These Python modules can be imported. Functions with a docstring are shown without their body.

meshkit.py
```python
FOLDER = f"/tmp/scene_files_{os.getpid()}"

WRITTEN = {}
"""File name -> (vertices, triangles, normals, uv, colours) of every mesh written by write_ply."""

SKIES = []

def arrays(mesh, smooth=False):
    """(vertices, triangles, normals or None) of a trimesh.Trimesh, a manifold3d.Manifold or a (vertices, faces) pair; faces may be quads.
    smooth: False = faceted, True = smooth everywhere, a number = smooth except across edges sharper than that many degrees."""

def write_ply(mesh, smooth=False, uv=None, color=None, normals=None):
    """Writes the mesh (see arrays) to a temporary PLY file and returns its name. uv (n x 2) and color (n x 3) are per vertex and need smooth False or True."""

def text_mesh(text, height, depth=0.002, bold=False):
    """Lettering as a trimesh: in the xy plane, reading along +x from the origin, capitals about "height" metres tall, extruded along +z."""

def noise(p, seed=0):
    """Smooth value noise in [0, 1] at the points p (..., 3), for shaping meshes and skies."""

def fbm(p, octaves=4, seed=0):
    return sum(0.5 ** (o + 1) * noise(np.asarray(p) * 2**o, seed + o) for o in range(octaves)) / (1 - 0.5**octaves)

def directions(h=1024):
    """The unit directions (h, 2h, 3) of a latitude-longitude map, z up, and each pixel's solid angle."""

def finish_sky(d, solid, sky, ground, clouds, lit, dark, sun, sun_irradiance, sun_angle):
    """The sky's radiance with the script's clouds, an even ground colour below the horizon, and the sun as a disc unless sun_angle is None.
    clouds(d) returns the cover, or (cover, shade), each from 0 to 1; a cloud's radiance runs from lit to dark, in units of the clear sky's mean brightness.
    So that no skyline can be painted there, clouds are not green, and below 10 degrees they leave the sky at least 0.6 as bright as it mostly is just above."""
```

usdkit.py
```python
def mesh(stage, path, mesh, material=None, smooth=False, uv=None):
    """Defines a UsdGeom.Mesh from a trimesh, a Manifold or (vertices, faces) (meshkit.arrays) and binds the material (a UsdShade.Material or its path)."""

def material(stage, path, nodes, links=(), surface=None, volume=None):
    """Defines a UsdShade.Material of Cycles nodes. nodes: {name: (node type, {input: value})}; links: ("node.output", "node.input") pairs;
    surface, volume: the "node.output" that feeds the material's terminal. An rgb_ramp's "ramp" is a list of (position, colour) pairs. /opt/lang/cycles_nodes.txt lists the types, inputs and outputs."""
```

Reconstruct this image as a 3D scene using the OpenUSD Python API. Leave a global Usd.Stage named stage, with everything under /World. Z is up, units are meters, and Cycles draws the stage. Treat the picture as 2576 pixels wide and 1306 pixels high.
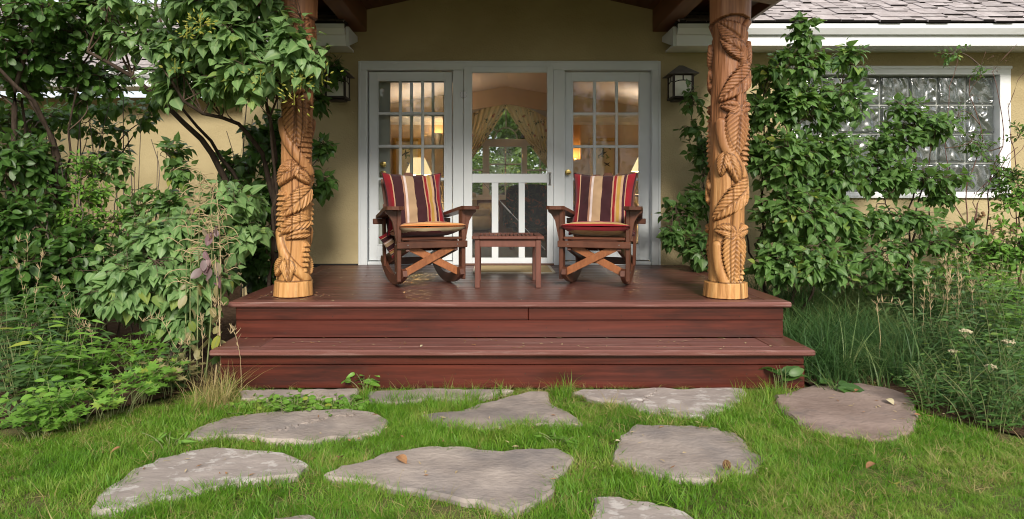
import math, random
import numpy as np, trimesh, shapely, usdkit, meshkit
from shapely.geometry import Polygon
from pxr import Usd, UsdGeom, UsdLux, UsdShade, Gf, Sdf, Vt

stage = Usd.Stage.CreateInMemory()
UsdGeom.SetStageUpAxis(stage, "Z"); UsdGeom.SetStageMetersPerUnit(stage, 1.0)
UsdGeom.Xform.Define(stage, "/World"); UsdGeom.Scope.Define(stage, "/World/Looks")
# ------------------------------------------------------------ camera, sky, sun, exposure
CAMZ, FPX, U0, V0 = 1.215, 1640.0, 1240.0, 495.0
cam = UsdGeom.Camera.Define(stage, "/World/camera")
cam.AddTranslateOp().Set(Gf.Vec3d(0, 0, CAMZ)); cam.AddRotateXOp().Set(90)
cam.CreateHorizontalApertureAttr(36.0); cam.CreateFocalLengthAttr(36.0 * FPX / 2576)
cam.CreateHorizontalApertureOffsetAttr(36.0 * 48 / 2576); cam.CreateVerticalApertureOffsetAttr(-36.0 * 158 / 2576)
cam.CreateExposureAttr(1.45)
SUN = np.array([0.16, -1.0, 0.60]); SUN /= np.linalg.norm(SUN)
ELEV, ROT = math.asin(SUN[2]), math.atan2(SUN[0], SUN[1])
usdkit.material(stage, "/World/Looks/sky_look", {
    "s": ("sky_texture", {"sky_type": "single_scattering", "sun_disc": False, "sun_elevation": ELEV, "sun_rotation": ROT, "aerosol_density": 2.0}),
    "tc": ("texture_coordinate", {}), "mp": ("mapping", {"scale": (1.2, 1.2, 3.0)}),
    "n": ("noise_texture", {"scale": 2.2, "detail": 6, "roughness": 0.6}),
    "r": ("rgb_ramp", {"ramp": [(0.30, (0.35, 0.35, 0.35)), (0.62, (0.9, 0.9, 0.9))]}),
    "m": ("mix", {"color2": (10.0, 10.1, 10.4)}),
    "b": ("background_shader", {"strength": 0.054})},
    [("tc.generated", "mp.vector"), ("mp.vector", "n.vector"), ("n.fac", "r.fac"), ("r.color", "m.fac"), ("s.color", "m.color1"), ("m.color", "b.color")], surface="b.background")
dome = UsdLux.DomeLight.Define(stage, "/World/sky")
UsdShade.MaterialBindingAPI.Apply(dome.GetPrim()).Bind(UsdShade.Material.Get(stage, "/World/Looks/sky_look"))
dome.GetPrim().SetCustomDataByKey("kind", "structure")
sun = UsdLux.DistantLight.Define(stage, "/World/sun")
sun.CreateIntensityAttr(0.4); sun.CreateAngleAttr(14.0); sun.CreateColorAttr(Gf.Vec3f(1.0, 0.93, 0.82)); sun.CreateNormalizeAttr(True)
sun.AddRotateXYZOp().Set(Gf.Vec3f(90 - math.degrees(ELEV), 0, math.degrees(math.atan2(SUN[0], -SUN[1]))))
# ------------------------------------------------------------ helpers
def X(u, d): return (u - U0) * d / FPX
def Z(v, d): return CAMZ - (v - V0) * d / FPX
def P(u, v, d): return np.array([X(u, d), d, Z(v, d)])
def G(u, v, z=0.0):
    d = FPX * (CAMZ - z) / (v - V0); return np.array([X(u, d), d, z])
taken = {}
def numbered(parent, name):
    k = (parent, name); n = taken.get(k, 0); taken[k] = n + 1
    return f"{parent}/{name}" + (f"_{n:03d}" if n else "")
def tag(prim, label=None, cat=None, group=None, kind=None):
    for k, v in (("label", label), ("category", cat), ("group", group), ("kind", kind)):
        if v: prim.SetCustomDataByKey(k, v)
def look(m): return "/World/Looks/" + m
def put(path, mesh, mat, smooth=False, base=None, attrs=None, uv=None):
    if hasattr(mesh, "vertices"): mesh = (np.array(mesh.vertices), np.array(mesh.faces))
    v, f = np.asarray(mesh[0], float), np.asarray(mesh[1], int)
    if base is not None: v = v - base
    m = usdkit.mesh(stage, path, (v, f), look(mat), smooth=smooth, uv=uv)
    for k, a in (attrs or {}).items():
        UsdGeom.PrimvarsAPI(m).CreatePrimvar(k, Sdf.ValueTypeNames.FloatArray, "vertex").Set(Vt.FloatArray.FromNumpy(np.asarray(a, np.float32)))
    return m
class Thing:
    """An Xform at the thing's base; parts are given in world coordinates, or in its own when it is turned."""
    def __init__(s, name, label, cat, base=(0, 0, 0), rotz=0.0, group=None, kind=None):
        s.path = numbered("/World", name); s.base = np.array(base, float); s.local = rotz != 0
        x = UsdGeom.Xform.Define(stage, s.path); x.AddTranslateOp().Set(Gf.Vec3d(*map(float, base)))
        if rotz: x.AddRotateZOp().Set(math.degrees(rotz))
        tag(x.GetPrim(), label, cat, group, kind)
    def part(s, name, mesh, mat, under=None, smooth=False, label=None, kind=None, attrs=None, uv=None):
        path = numbered(under or s.path, name)
        m = put(path, mesh, mat, smooth, None if s.local else s.base, attrs, uv)
        tag(m.GetPrim(), label, kind=kind)
        return path
def single(name, mesh, mat, label=None, cat=None, group=None, kind=None, smooth=False, attrs=None, uv=None):
    path = numbered("/World", name)
    m = put(path, mesh, mat, smooth, None, attrs, uv); tag(m.GetPrim(), label, cat, group, kind); return path
def join(*ms):
    V, F, n = [], [], 0
    for m in ms:
        if hasattr(m, "vertices"): m = (np.array(m.vertices), np.array(m.faces))
        V.append(np.asarray(m[0], float)); F.append(np.asarray(m[1], int) + n); n += len(V[-1])
    return np.vstack(V), np.vstack(F)
_S = np.array([[a, b, c] for a in (-1, 1) for b in (-1, 1) for c in (-1, 1)], float)
_cv = np.vstack([np.where(np.arange(3) == k, s * 1.0, s * 0.8) for s in _S for k in range(3)])
_ch = trimesh.convex.convex_hull(_cv); 
_CV, _CF = np.array(_ch.vertices), np.array(_ch.faces)
_BV, _BF = (lambda b: (np.sign(np.array(b.vertices)), np.array(b.faces)))(trimesh.creation.box())
def box(x0, x1, y0, y1, z0, z1, b=0.0):
    c, h = np.array([x0 + x1, y0 + y1, z0 + z1]) / 2, np.abs(np.array([x1 - x0, y1 - y0, z1 - z0])) / 2
    if b <= 0: return c + _BV * h, _BF
    b = min(b, h.min() * 0.8)
    return c + np.sign(_CV) * np.where(np.abs(_CV) > 0.9, h, h - b), _CF
def frame_axes(d, up):
    d = d / np.linalg.norm(d); x = np.cross(d, up); x /= np.linalg.norm(x); return x, d, np.cross(x, d)
def bar(p0, p1, w, t, up=(0, 0, 1), b=0.002):
    """A board from p0 to p1, w across and t thick (t along up)."""
    p0, p1 = np.array(p0, float), np.array(p1, float); L = np.linalg.norm(p1 - p0)
    x, y, z = frame_axes(p1 - p0, np.array(up, float))
    v, f = box(-w / 2, w / 2, 0, L, -t / 2, t / 2, b)
    return p0 + v @ np.array([x, y, z]), f
def tube(pts, radii, n=8, cap=True):
    p = np.asarray(pts, float); r = np.broadcast_to(radii, (len(p),))
    t = np.gradient(p, axis=0); t /= np.linalg.norm(t, axis=1, keepdims=True) + 1e-12
    a = np.cross(t, np.where(np.abs(t[:, 2:]) < 0.9, [0, 0, 1.0], [1.0, 0, 0])); a /= np.linalg.norm(a, axis=1, keepdims=True) + 1e-12
    b = np.cross(t, a); ang = np.arange(n) * 2 * np.pi / n
    v = (p[:, None] + r[:, None, None] * (np.cos(ang)[None, :, None] * a[:, None] + np.sin(ang)[None, :, None] * b[:, None])).reshape(-1, 3)
    i, j = np.meshgrid(np.arange(len(p) - 1), np.arange(n), indexing="ij")
    q = np.stack([i * n + j, i * n + (j + 1) % n, (i + 1) * n + (j + 1) % n, (i + 1) * n + j], -1).reshape(-1, 4)
    f = np.vstack([q[:, [0, 2, 1]], q[:, [0, 3, 2]]])
    if cap:
        k = len(v); v = np.vstack([v, p[0], p[-1]]); m = (len(p) - 1) * n; jj = np.arange(n)
        f = np.vstack([f, np.stack([np.full(n, k), jj, (jj + 1) % n], 1), np.stack([np.full(n, k + 1), m + (jj + 1) % n, m + jj], 1)])
    return v, f
def lathe(profile, c=(0, 0, 0), n=24):
    m = trimesh.creation.revolve(np.array(profile, float), sections=n); m.apply_translation(c); return np.array(m.vertices), np.array(m.faces)
def prism(poly, z0, z1, axis="z"):
    """Extrudes a shapely polygon; axis y: polygon in x-z, from y=z0 to y=z1."""
    m = trimesh.creation.extrude_polygon(poly, z1 - z0, engine="earcut"); v, f = np.array(m.vertices), np.array(m.faces)
    v[:, 2] += z0
    if axis == "y": v, f = v[:, [0, 2, 1]], f[:, ::-1]
    if axis == "x": v = v[:, [2, 0, 1]]
    return v, f
def smoothpath(pts, n=20):
    from scipy.interpolate import PchipInterpolator
    p = np.asarray(pts, float); s = np.r_[0, np.cumsum(np.linalg.norm(np.diff(p, axis=0), axis=1))]
    if len(p) < 3: return np.linspace(p[0], p[-1], n)
    return PchipInterpolator(s, p)(np.linspace(0, s[-1], n))
# ------------------------------------------------------------ materials
def ramp2(c1, c2, lo=0.3, hi=0.7): return {"ramp": [(lo, c1), (hi, c2)]}
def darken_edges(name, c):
    """Darkens each shingle at its lower edge to paint the course shadow (primvar edge)."""
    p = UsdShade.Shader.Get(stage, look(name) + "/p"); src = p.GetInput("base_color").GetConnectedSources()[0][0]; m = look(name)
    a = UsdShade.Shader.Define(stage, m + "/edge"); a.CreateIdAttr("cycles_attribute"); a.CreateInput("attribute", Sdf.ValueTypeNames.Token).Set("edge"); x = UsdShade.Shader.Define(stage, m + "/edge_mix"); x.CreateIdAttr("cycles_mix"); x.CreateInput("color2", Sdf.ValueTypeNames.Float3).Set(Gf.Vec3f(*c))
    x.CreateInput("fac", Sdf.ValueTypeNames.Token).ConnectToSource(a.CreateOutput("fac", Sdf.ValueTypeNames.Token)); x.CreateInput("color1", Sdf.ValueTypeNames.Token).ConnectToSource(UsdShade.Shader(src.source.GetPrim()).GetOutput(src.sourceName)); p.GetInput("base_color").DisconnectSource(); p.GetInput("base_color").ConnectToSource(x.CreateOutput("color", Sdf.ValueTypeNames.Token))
def mat(name, c1, c2=None, scale=(6, 6, 6), rough=0.6, spec=0.5, detail=5, bump=None, vary=0.0, lo=0.3, hi=0.7, extra=None, metallic=0.0, coord="pos", sheen=0.0, distort=0.0):
    c2 = c2 or c1
    nodes = {"g": ("geometry", {}), "t": ("texture_coordinate", {}), "o": ("object_info", {}), "w": ("math", {"math_type": "multiply", "value2": 37.0}),
             "mp": ("mapping", {"scale": scale}), "n": ("noise_texture", {"dimensions": "4D", "scale": 1.0, "detail": detail, "roughness": 0.6, "distortion": distort}),
             "r": ("rgb_ramp", ramp2(c1, c2, lo, hi)), "p": ("principled_bsdf", {"roughness": rough, "specular_ior_level": spec, "metallic": metallic, "sheen_weight": sheen})}
    src = "g.position" if coord == "pos" else "t.object"
    links = [(src, "mp.vector"), ("mp.vector", "n.vector"), ("o.random", "w.value1"), ("w.value", "n.w"), ("n.fac", "r.fac")]
    col = "r.color"
    if extra:   # a second, larger blotch: (scale, colour, lo, hi, strength)
        sc, c3, l3, h3, st = extra
        nodes |= {"mp2": ("mapping", {"scale": sc}), "n2": ("noise_texture", {"scale": 1.0, "detail": 6, "roughness": 0.65}), "r2": ("rgb_ramp", ramp2((0, 0, 0), (st, st, st), l3, h3)), "mx": ("mix", {"color2": c3})}
        links += [(src, "mp2.vector"), ("mp2.vector", "n2.vector"), ("n2.fac", "r2.fac"), ("r2.color", "mx.fac"), (col, "mx.color1")]; col = "mx.color"
    if vary:
        nodes |= {"mr": ("map_range", {"from_min": 0, "from_max": 1, "to_min": 1 - vary, "to_max": 1 + vary}), "h": ("hsv", {})}
        links += [("o.random", "mr.value"), ("mr.result", "h.value"), (col, "h.color")]; col = "h.color"
    links.append((col, "p.base_color"))
    if bump:
        bs, st, dist = bump
        nodes |= {"mb": ("mapping", {"scale": bs if np.ndim(bs) else (bs, bs, bs)}), "nb": ("noise_texture", {"scale": 1.0, "detail": 4, "roughness": 0.6}), "b": ("bump", {"strength": st, "distance": dist})}
        links += [(src, "mb.vector"), ("mb.vector", "nb.vector"), ("nb.fac", "b.height"), ("b.normal", "p.normal")]
    usdkit.material(stage, look(name), nodes, links, surface="p.BSDF")
def leafmat(name, dark, light, back=None, rib=(0.25, 0.35, 0.12), rough=0.42, trans=0.35, tcol=(0.25, 0.42, 0.05), spec=0.4):
    usdkit.material(stage, look(name), {
        "a": ("attribute", {"attribute": "tone"}), "rb": ("attribute", {"attribute": "rib"}),
        "r": ("rgb_ramp", {"ramp": [(0, dark), (0.80, light), (0.93, tuple(0.5 * a + 0.5 * b for a, b in zip(light, (0.30, 0.36, 0.06)))), (1, (0.36, 0.35, 0.05))]}), "rr": ("rgb_ramp", {"ramp": [(0.72, (0, 0, 0)), (0.98, (0.55, 0.55, 0.55))]}),
        "m": ("mix", {"color2": rib}), "g": ("geometry", {}), "bk": ("mix", {"color2": back or tuple(0.6 * a + 0.6 * b for a, b in zip(light, (0.05, 0.06, 0.04)))}),
        "p": ("principled_bsdf", {"roughness": rough, "specular_ior_level": spec}), "tm": ("mix", {"mix_type": "mix", "fac": 0.5, "color2": tcol}),
        "t": ("translucent_bsdf", {}), "mx": ("mix_closure", {"fac": trans})},
        [("a.fac", "r.fac"), ("rb.fac", "rr.fac"), ("rr.color", "m.fac"), ("r.color", "m.color1"), ("m.color", "bk.color1"), ("g.backfacing", "bk.fac"), ("bk.color", "p.base_color"),
         ("r.color", "tm.color1"), ("tm.color", "t.color"), ("p.BSDF", "mx.closure1"), ("t.BSDF", "mx.closure2")], surface="mx.closure")
def stripes(name, stops, rough=0.9):
    """Woven stripes across the primvar sx."""
    usdkit.material(stage, look(name), {
        "a": ("attribute", {"attribute": "sx"}), "r": ("rgb_ramp", {"ramp": stops, "interpolate": False}), "g": ("geometry", {}),
        "n": ("noise_texture", {"scale": 240.0, "detail": 2}), "n2": ("noise_texture", {"scale": 9.0, "detail": 3}), "h": ("hsv", {}), "mr": ("map_range", {"from_min": 0.2, "from_max": 0.8, "to_min": 0.82, "to_max": 1.15}),
        "b": ("bump", {"strength": 0.25, "distance": 0.002}), "p": ("principled_bsdf", {"roughness": rough, "specular_ior_level": 0.2, "sheen_weight": 0.15})},
        [("g.position", "n.vector"), ("g.position", "n2.vector"), ("a.fac", "r.fac"), ("r.color", "h.color"), ("n2.fac", "mr.value"), ("mr.result", "h.value"), ("h.color", "p.base_color"), ("n.fac", "b.height"), ("b.normal", "p.normal")], surface="p.BSDF")
mat("stucco", (0.40, 0.322, 0.178), (0.48, 0.395, 0.228), scale=(1.2, 1.2, 1.2), rough=0.9, spec=0.2, bump=(75, 0.9, 0.007), extra=((0.7, 0.7, 1.6), (0.33, 0.255, 0.135), 0.50, 0.75, 0.6))
mat("white_paint", (0.62, 0.66, 0.69), (0.70, 0.73, 0.75), scale=(2, 2, 2), rough=0.45, bump=((60, 60, 8), 0.08, 0.002), extra=((3, 3, 3), (0.50, 0.52, 0.50), 0.6, 0.8, 0.4))
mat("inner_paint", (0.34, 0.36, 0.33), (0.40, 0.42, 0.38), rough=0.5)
mat("gutter_paint", (0.74, 0.76, 0.77), (0.80, 0.81, 0.82), scale=(1.5, 3, 6), rough=0.4, extra=((2, 2, 12), (0.52, 0.50, 0.44), 0.6, 0.8, 0.35))
mat("deck_wood", (0.066, 0.023, 0.017), (0.135, 0.052, 0.038), scale=(1.6, 46, 46), rough=0.36, spec=0.5, vary=0.14, bump=((3, 140, 140), 0.25, 0.002), extra=((1.6, 24, 24), (0.24, 0.155, 0.13), 0.55, 0.80, 0.7))
mat("deck_wood_side", (0.085, 0.028, 0.020), (0.135, 0.048, 0.034), scale=(46, 1.6, 46), rough=0.42, vary=0.12, bump=((140, 3, 140), 0.25, 0.002), extra=((5, 1.1, 5), (0.20, 0.12, 0.095), 0.50, 0.78, 0.5))
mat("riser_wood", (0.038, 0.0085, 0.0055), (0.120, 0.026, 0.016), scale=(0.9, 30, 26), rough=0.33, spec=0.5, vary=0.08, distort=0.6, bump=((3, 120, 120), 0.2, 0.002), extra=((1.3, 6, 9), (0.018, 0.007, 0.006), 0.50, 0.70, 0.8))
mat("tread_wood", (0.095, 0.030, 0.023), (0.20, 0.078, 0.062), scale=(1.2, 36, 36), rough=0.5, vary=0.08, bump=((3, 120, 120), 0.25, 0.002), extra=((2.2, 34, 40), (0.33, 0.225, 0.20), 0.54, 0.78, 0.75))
mat("chair_wood", (0.070, 0.024, 0.013), (0.125, 0.046, 0.026), scale=(9, 9, 9), rough=0.38, vary=0.18, bump=(80, 0.12, 0.002), extra=((4, 4, 4), (0.035, 0.014, 0.010), 0.55, 0.8, 0.6))
mat("worn_wood", (0.19, 0.062, 0.021), (0.34, 0.125, 0.044), scale=(30, 30, 12), rough=0.45, vary=0.1, distort=1.0, bump=(70, 0.12, 0.002))
mat("table_wood", (0.105, 0.034, 0.021), (0.165, 0.056, 0.036), scale=(20, 20, 5), rough=0.5, vary=0.14, bump=(90, 0.15, 0.002))
mat("beam_wood", (0.115, 0.040, 0.017), (0.19, 0.072, 0.032), scale=(22, 1.5, 14), rough=0.5, vary=0.1, bump=((90, 6, 70), 0.2, 0.003))
mat("ceiling_wood", (0.065, 0.021, 0.011), (0.105, 0.036, 0.019), scale=(14, 1.2, 14), rough=0.5, vary=0.15)
mat("black_roof", (0.02, 0.019, 0.018), (0.03, 0.028, 0.027), rough=0.9)
mat("shingle_grey", (0.25, 0.215, 0.21), (0.42, 0.38, 0.375), scale=(10, 10, 10), rough=0.95, spec=0.15, vary=0.16, bump=(260, 0.6, 0.004), extra=((2.4, 2.4, 2.4), (0.15, 0.14, 0.13), 0.55, 0.75, 0.5))
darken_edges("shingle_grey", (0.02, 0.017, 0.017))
mat("iron", (0.018, 0.013, 0.010), (0.045, 0.030, 0.022), scale=(18, 18, 18), rough=0.6, spec=0.4, bump=(90, 0.4, 0.004))
mat("lantern_roof", (0.075, 0.068, 0.06), (0.13, 0.115, 0.10), scale=(14, 14, 14), rough=0.7, bump=(60, 0.3, 0.004))
mat("milk_glass", (0.58, 0.56, 0.45), (0.68, 0.66, 0.54), scale=(9, 9, 9), rough=0.25)
mat("brass", (0.55, 0.40, 0.13), (0.62, 0.47, 0.18), rough=0.18, metallic=1.0)
mat("pewter", (0.20, 0.20, 0.20), (0.32, 0.31, 0.30), rough=0.4, metallic=0.9)
mat("steel_rod", (0.45, 0.45, 0.45), (0.55, 0.55, 0.55), rough=0.3, metallic=1.0)
mat("mat_cloth", (0.40, 0.29, 0.14), (0.50, 0.38, 0.20), scale=(12, 30, 12), rough=0.95, bump=(300, 0.5, 0.003))
mat("mat_edge", (0.55, 0.50, 0.40), (0.62, 0.57, 0.47), rough=0.95)
mat("sandstone", (0.225, 0.183, 0.160), (0.43, 0.365, 0.322), scale=(3.2, 4.2, 3), detail=9, rough=0.9, spec=0.25, vary=0.07, bump=((34, 44, 30), 0.7, 0.010), extra=((2.1, 2.6, 2), (0.175, 0.155, 0.15), 0.46, 0.66, 0.8), distort=0.3)
mat("brown_stone", (0.19, 0.135, 0.112), (0.33, 0.25, 0.215), scale=(3.2, 4.2, 3), detail=9, rough=0.9, spec=0.25, bump=((34, 44, 30), 0.7, 0.010), extra=((2.4, 3, 2), (0.10, 0.092, 0.095), 0.54, 0.72, 0.7), distort=0.3)
mat("lichen_stone", (0.255, 0.215, 0.195), (0.39, 0.335, 0.305), scale=(3.2, 4.2, 3), detail=9, rough=0.9, spec=0.25, bump=((14, 20, 14), 0.6, 0.012), extra=((10, 14, 10), (0.56, 0.52, 0.49), 0.54, 0.60, 0.6), distort=0.8)
mat("lawn_soil", (0.07, 0.10, 0.022), (0.13, 0.105, 0.050), scale=(5, 5, 5), rough=1.0, spec=0.1, bump=(50, 0.7, 0.02), extra=((26, 26, 26), (0.17, 0.14, 0.07), 0.52, 0.75, 0.6))
mat("bed_soil", (0.055, 0.032, 0.020), (0.12, 0.075, 0.048), scale=(14, 14, 14), rough=1.0, spec=0.1, bump=(45, 0.9, 0.03))
mat("bark_dark", (0.035, 0.024, 0.018), (0.085, 0.060, 0.045), scale=(30, 30, 9), rough=0.9, spec=0.2, bump=((70, 70, 18), 0.7, 0.008))
mat("bark_grey", (0.10, 0.080, 0.065), (0.19, 0.155, 0.13), scale=(30, 30, 7), rough=0.9, spec=0.2, bump=((70, 70, 18), 0.6, 0.006))
mat("twig", (0.07, 0.045, 0.03), (0.13, 0.085, 0.055), scale=(20, 20, 20), rough=0.8)
mat("red_cane", (0.085, 0.03, 0.022), (0.15, 0.07, 0.05), scale=(8, 8, 8), rough=0.6)
mat("green_stem", (0.14, 0.17, 0.06), (0.22, 0.24, 0.10), scale=(8, 8, 8), rough=0.7)
mat("dry_stalk", (0.34, 0.25, 0.13), (0.50, 0.39, 0.23), scale=(16, 16, 16), rough=0.9)
mat("dry_brown", (0.14, 0.075, 0.035), (0.26, 0.15, 0.075), scale=(30, 30, 30), rough=0.95)
mat("dead_leaf", (0.17, 0.075, 0.030), (0.36, 0.19, 0.085), scale=(40, 40, 40), rough=0.85)
mat("bud_yellow", (0.22, 0.24, 0.03), (0.34, 0.32, 0.05), scale=(60, 60, 60), rough=0.6)
mat("floret_cream", (0.38, 0.32, 0.19), (0.52, 0.46, 0.31), scale=(60, 60, 60), rough=0.9)
mat("petal_white", (0.75, 0.75, 0.70), (0.8, 0.8, 0.76), rough=0.7)
mat("room_wall", (0.55, 0.43, 0.30), (0.60, 0.48, 0.34), scale=(1, 1, 1), rough=0.9)
mat("room_ceiling", (0.62, 0.52, 0.43), (0.66, 0.56, 0.47), scale=(1, 1, 1), rough=0.9)
mat("room_white", (0.66, 0.63, 0.57), (0.72, 0.69, 0.63), rough=0.5)
mat("room_floor", (0.045, 0.052, 0.046), (0.065, 0.070, 0.062), scale=(6, 6, 6), rough=0.9)
mat("wainscot", (0.10, 0.045, 0.028), (0.15, 0.07, 0.042), scale=(20, 20, 3), rough=0.5)
mat("gilt", (0.50, 0.32, 0.09), (0.66, 0.45, 0.15), scale=(30, 30, 30), rough=0.35, metallic=0.8)
mat("print_paper", (0.55, 0.50, 0.30), (0.62, 0.57, 0.36), scale=(6, 6, 6), rough=0.8)
mat("print_mat", (0.62, 0.52, 0.36), rough=0.9)
mat("print_ink", (0.05, 0.06, 0.05), rough=0.9)
mat("print_leaf", (0.18, 0.24, 0.11), rough=0.9)
mat("cream_cloth", (0.42, 0.35, 0.23), (0.52, 0.44, 0.30), scale=(10, 10, 10), rough=0.95)
mat("block_mortar", (0.33, 0.34, 0.32), (0.42, 0.43, 0.41), scale=(20, 20, 20), rough=0.8)
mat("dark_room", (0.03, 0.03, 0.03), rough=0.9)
F_STRIPES = [(0.0, (0.183, 0.009, 0.014)), (0.105, (0.390, 0.242, 0.148)), (0.125, (0.037, 0.011, 0.014)), (0.285, (0.296, 0.156, 0.101)), (0.315, (0.530, 0.437, 0.413)), (0.350, (0.328, 0.218, 0.129)), (0.485, (0.037, 0.011, 0.014)),
             (0.645, (0.351, 0.211, 0.125)), (0.665, (0.195, 0.011, 0.016)), (0.705, (0.390, 0.226, 0.133)), (0.725, (0.328, 0.195, 0.043)), (0.775, (0.390, 0.250, 0.156)), (0.815, (0.043, 0.012, 0.023)), (0.855, (0.359, 0.218, 0.133)), (0.872, (0.211, 0.009, 0.016)), (0.985, (0.039, 0.011, 0.014)), (1.0, (0.039, 0.011, 0.014))]
stripes("cushion_stripes", F_STRIPES)
O = [(0.50, 0.17, 0.055), (0.56, 0.30, 0.11), (0.42, 0.10, 0.05), (0.58, 0.34, 0.13), (0.36, 0.16, 0.06)]
stripes("orange_stripes", [(0.0, (0.18, 0.012, 0.018)), (0.07, (0.50, 0.40, 0.24))] + [(0.17 + 0.83 * i / 24, O[i % 5]) for i in range(25)])
stripes("red_gold_stripes", [(0.0, (0.40, 0.24, 0.075)), (0.11, (0.25, 0.013, 0.018)), (0.30, (0.46, 0.29, 0.10)), (0.36, (0.52, 0.36, 0.16)), (0.44, (0.27, 0.013, 0.018)), (0.62, (0.5, 0.3, 0.1)), (0.70, (0.26, 0.013, 0.018)), (1.0, (0.2, 0.01, 0.01))])
leafmat("lilac_leaf", (0.028, 0.074, 0.020), (0.145, 0.280, 0.066), rib=(0.26, 0.40, 0.15), rough=0.44, spec=0.38)
leafmat("lilac_pale", (0.052, 0.118, 0.042), (0.220, 0.370, 0.130), rib=(0.36, 0.48, 0.20), rough=0.44, spec=0.4)
leafmat("shade_leaf", (0.024, 0.066, 0.016), (0.095, 0.205, 0.038), rib=(0.14, 0.26, 0.06))
leafmat("bright_leaf", (0.065, 0.170, 0.020), (0.195, 0.385, 0.055), rib=(0.26, 0.42, 0.10))
leafmat("weed_leaf", (0.034, 0.088, 0.026), (0.110, 0.205, 0.065), rib=(0.2, 0.27, 0.13))
leafmat("wilt_leaf", (0.16, 0.14, 0.05), (0.38, 0.34, 0.16), rib=(0.4, 0.34, 0.2), tcol=(0.4, 0.3, 0.1))
leafmat("mauve_leaf", (0.16, 0.08, 0.10), (0.30, 0.19, 0.21), rib=(0.4, 0.3, 0.3), tcol=(0.35, 0.18, 0.16))
leafmat("yellow_leaf", (0.36, 0.30, 0.02), (0.50, 0.42, 0.05), rib=(0.5, 0.4, 0.1), tcol=(0.6, 0.5, 0.05))
leafmat("fern_leaf", (0.030, 0.085, 0.018), (0.085, 0.180, 0.038), rib=(0.1, 0.2, 0.05))
leafmat("far_leaf", (0.05, 0.11, 0.02), (0.17, 0.28, 0.06), trans=0.45, rib=(0.1, 0.2, 0.05))
def grassmat(name, a, b, c, trans=0.38):
    usdkit.material(stage, look(name), {
        "g": ("geometry", {}), "n": ("noise_texture", {"scale": 1.9, "detail": 5, "roughness": 0.65}), "mr": ("map_range", {"from_min": 0.30, "from_max": 0.70, "to_min": 0.0, "to_max": 0.55}), "o": ("attribute", {"attribute": "tone"}), "oi": ("object_info", {}),
        "ad": ("math", {"math_type": "multiply_add", "value2": 0.32}), "ad2": ("math", {"math_type": "multiply_add", "value2": 0.22}), "r": ("rgb_ramp", {"ramp": [(0.12, a), (0.55, b), (1.0, c)]}),
        "p": ("principled_bsdf", {"roughness": 0.48, "specular_ior_level": 0.4}), "t": ("translucent_bsdf", {}), "mx": ("mix_closure", {"fac": trans})},
        [("g.position", "n.vector"), ("n.fac", "mr.value"), ("o.fac", "ad.value1"), ("mr.result", "ad.value3"), ("oi.random", "ad2.value1"), ("ad.value", "ad2.value3"), ("ad2.value", "r.fac"), ("r.color", "p.base_color"), ("r.color", "t.color"), ("p.BSDF", "mx.closure1"), ("t.BSDF", "mx.closure2")], surface="mx.closure")
grassmat("lawn_blade", (0.055, 0.165, 0.010), (0.150, 0.325, 0.022), (0.38, 0.41, 0.10))
grassmat("meadow_blade", (0.022, 0.066, 0.018), (0.075, 0.170, 0.045), (0.30, 0.34, 0.13))
grassmat("dry_blade", (0.16, 0.19, 0.04), (0.38, 0.31, 0.12), (0.55, 0.44, 0.22))
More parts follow.
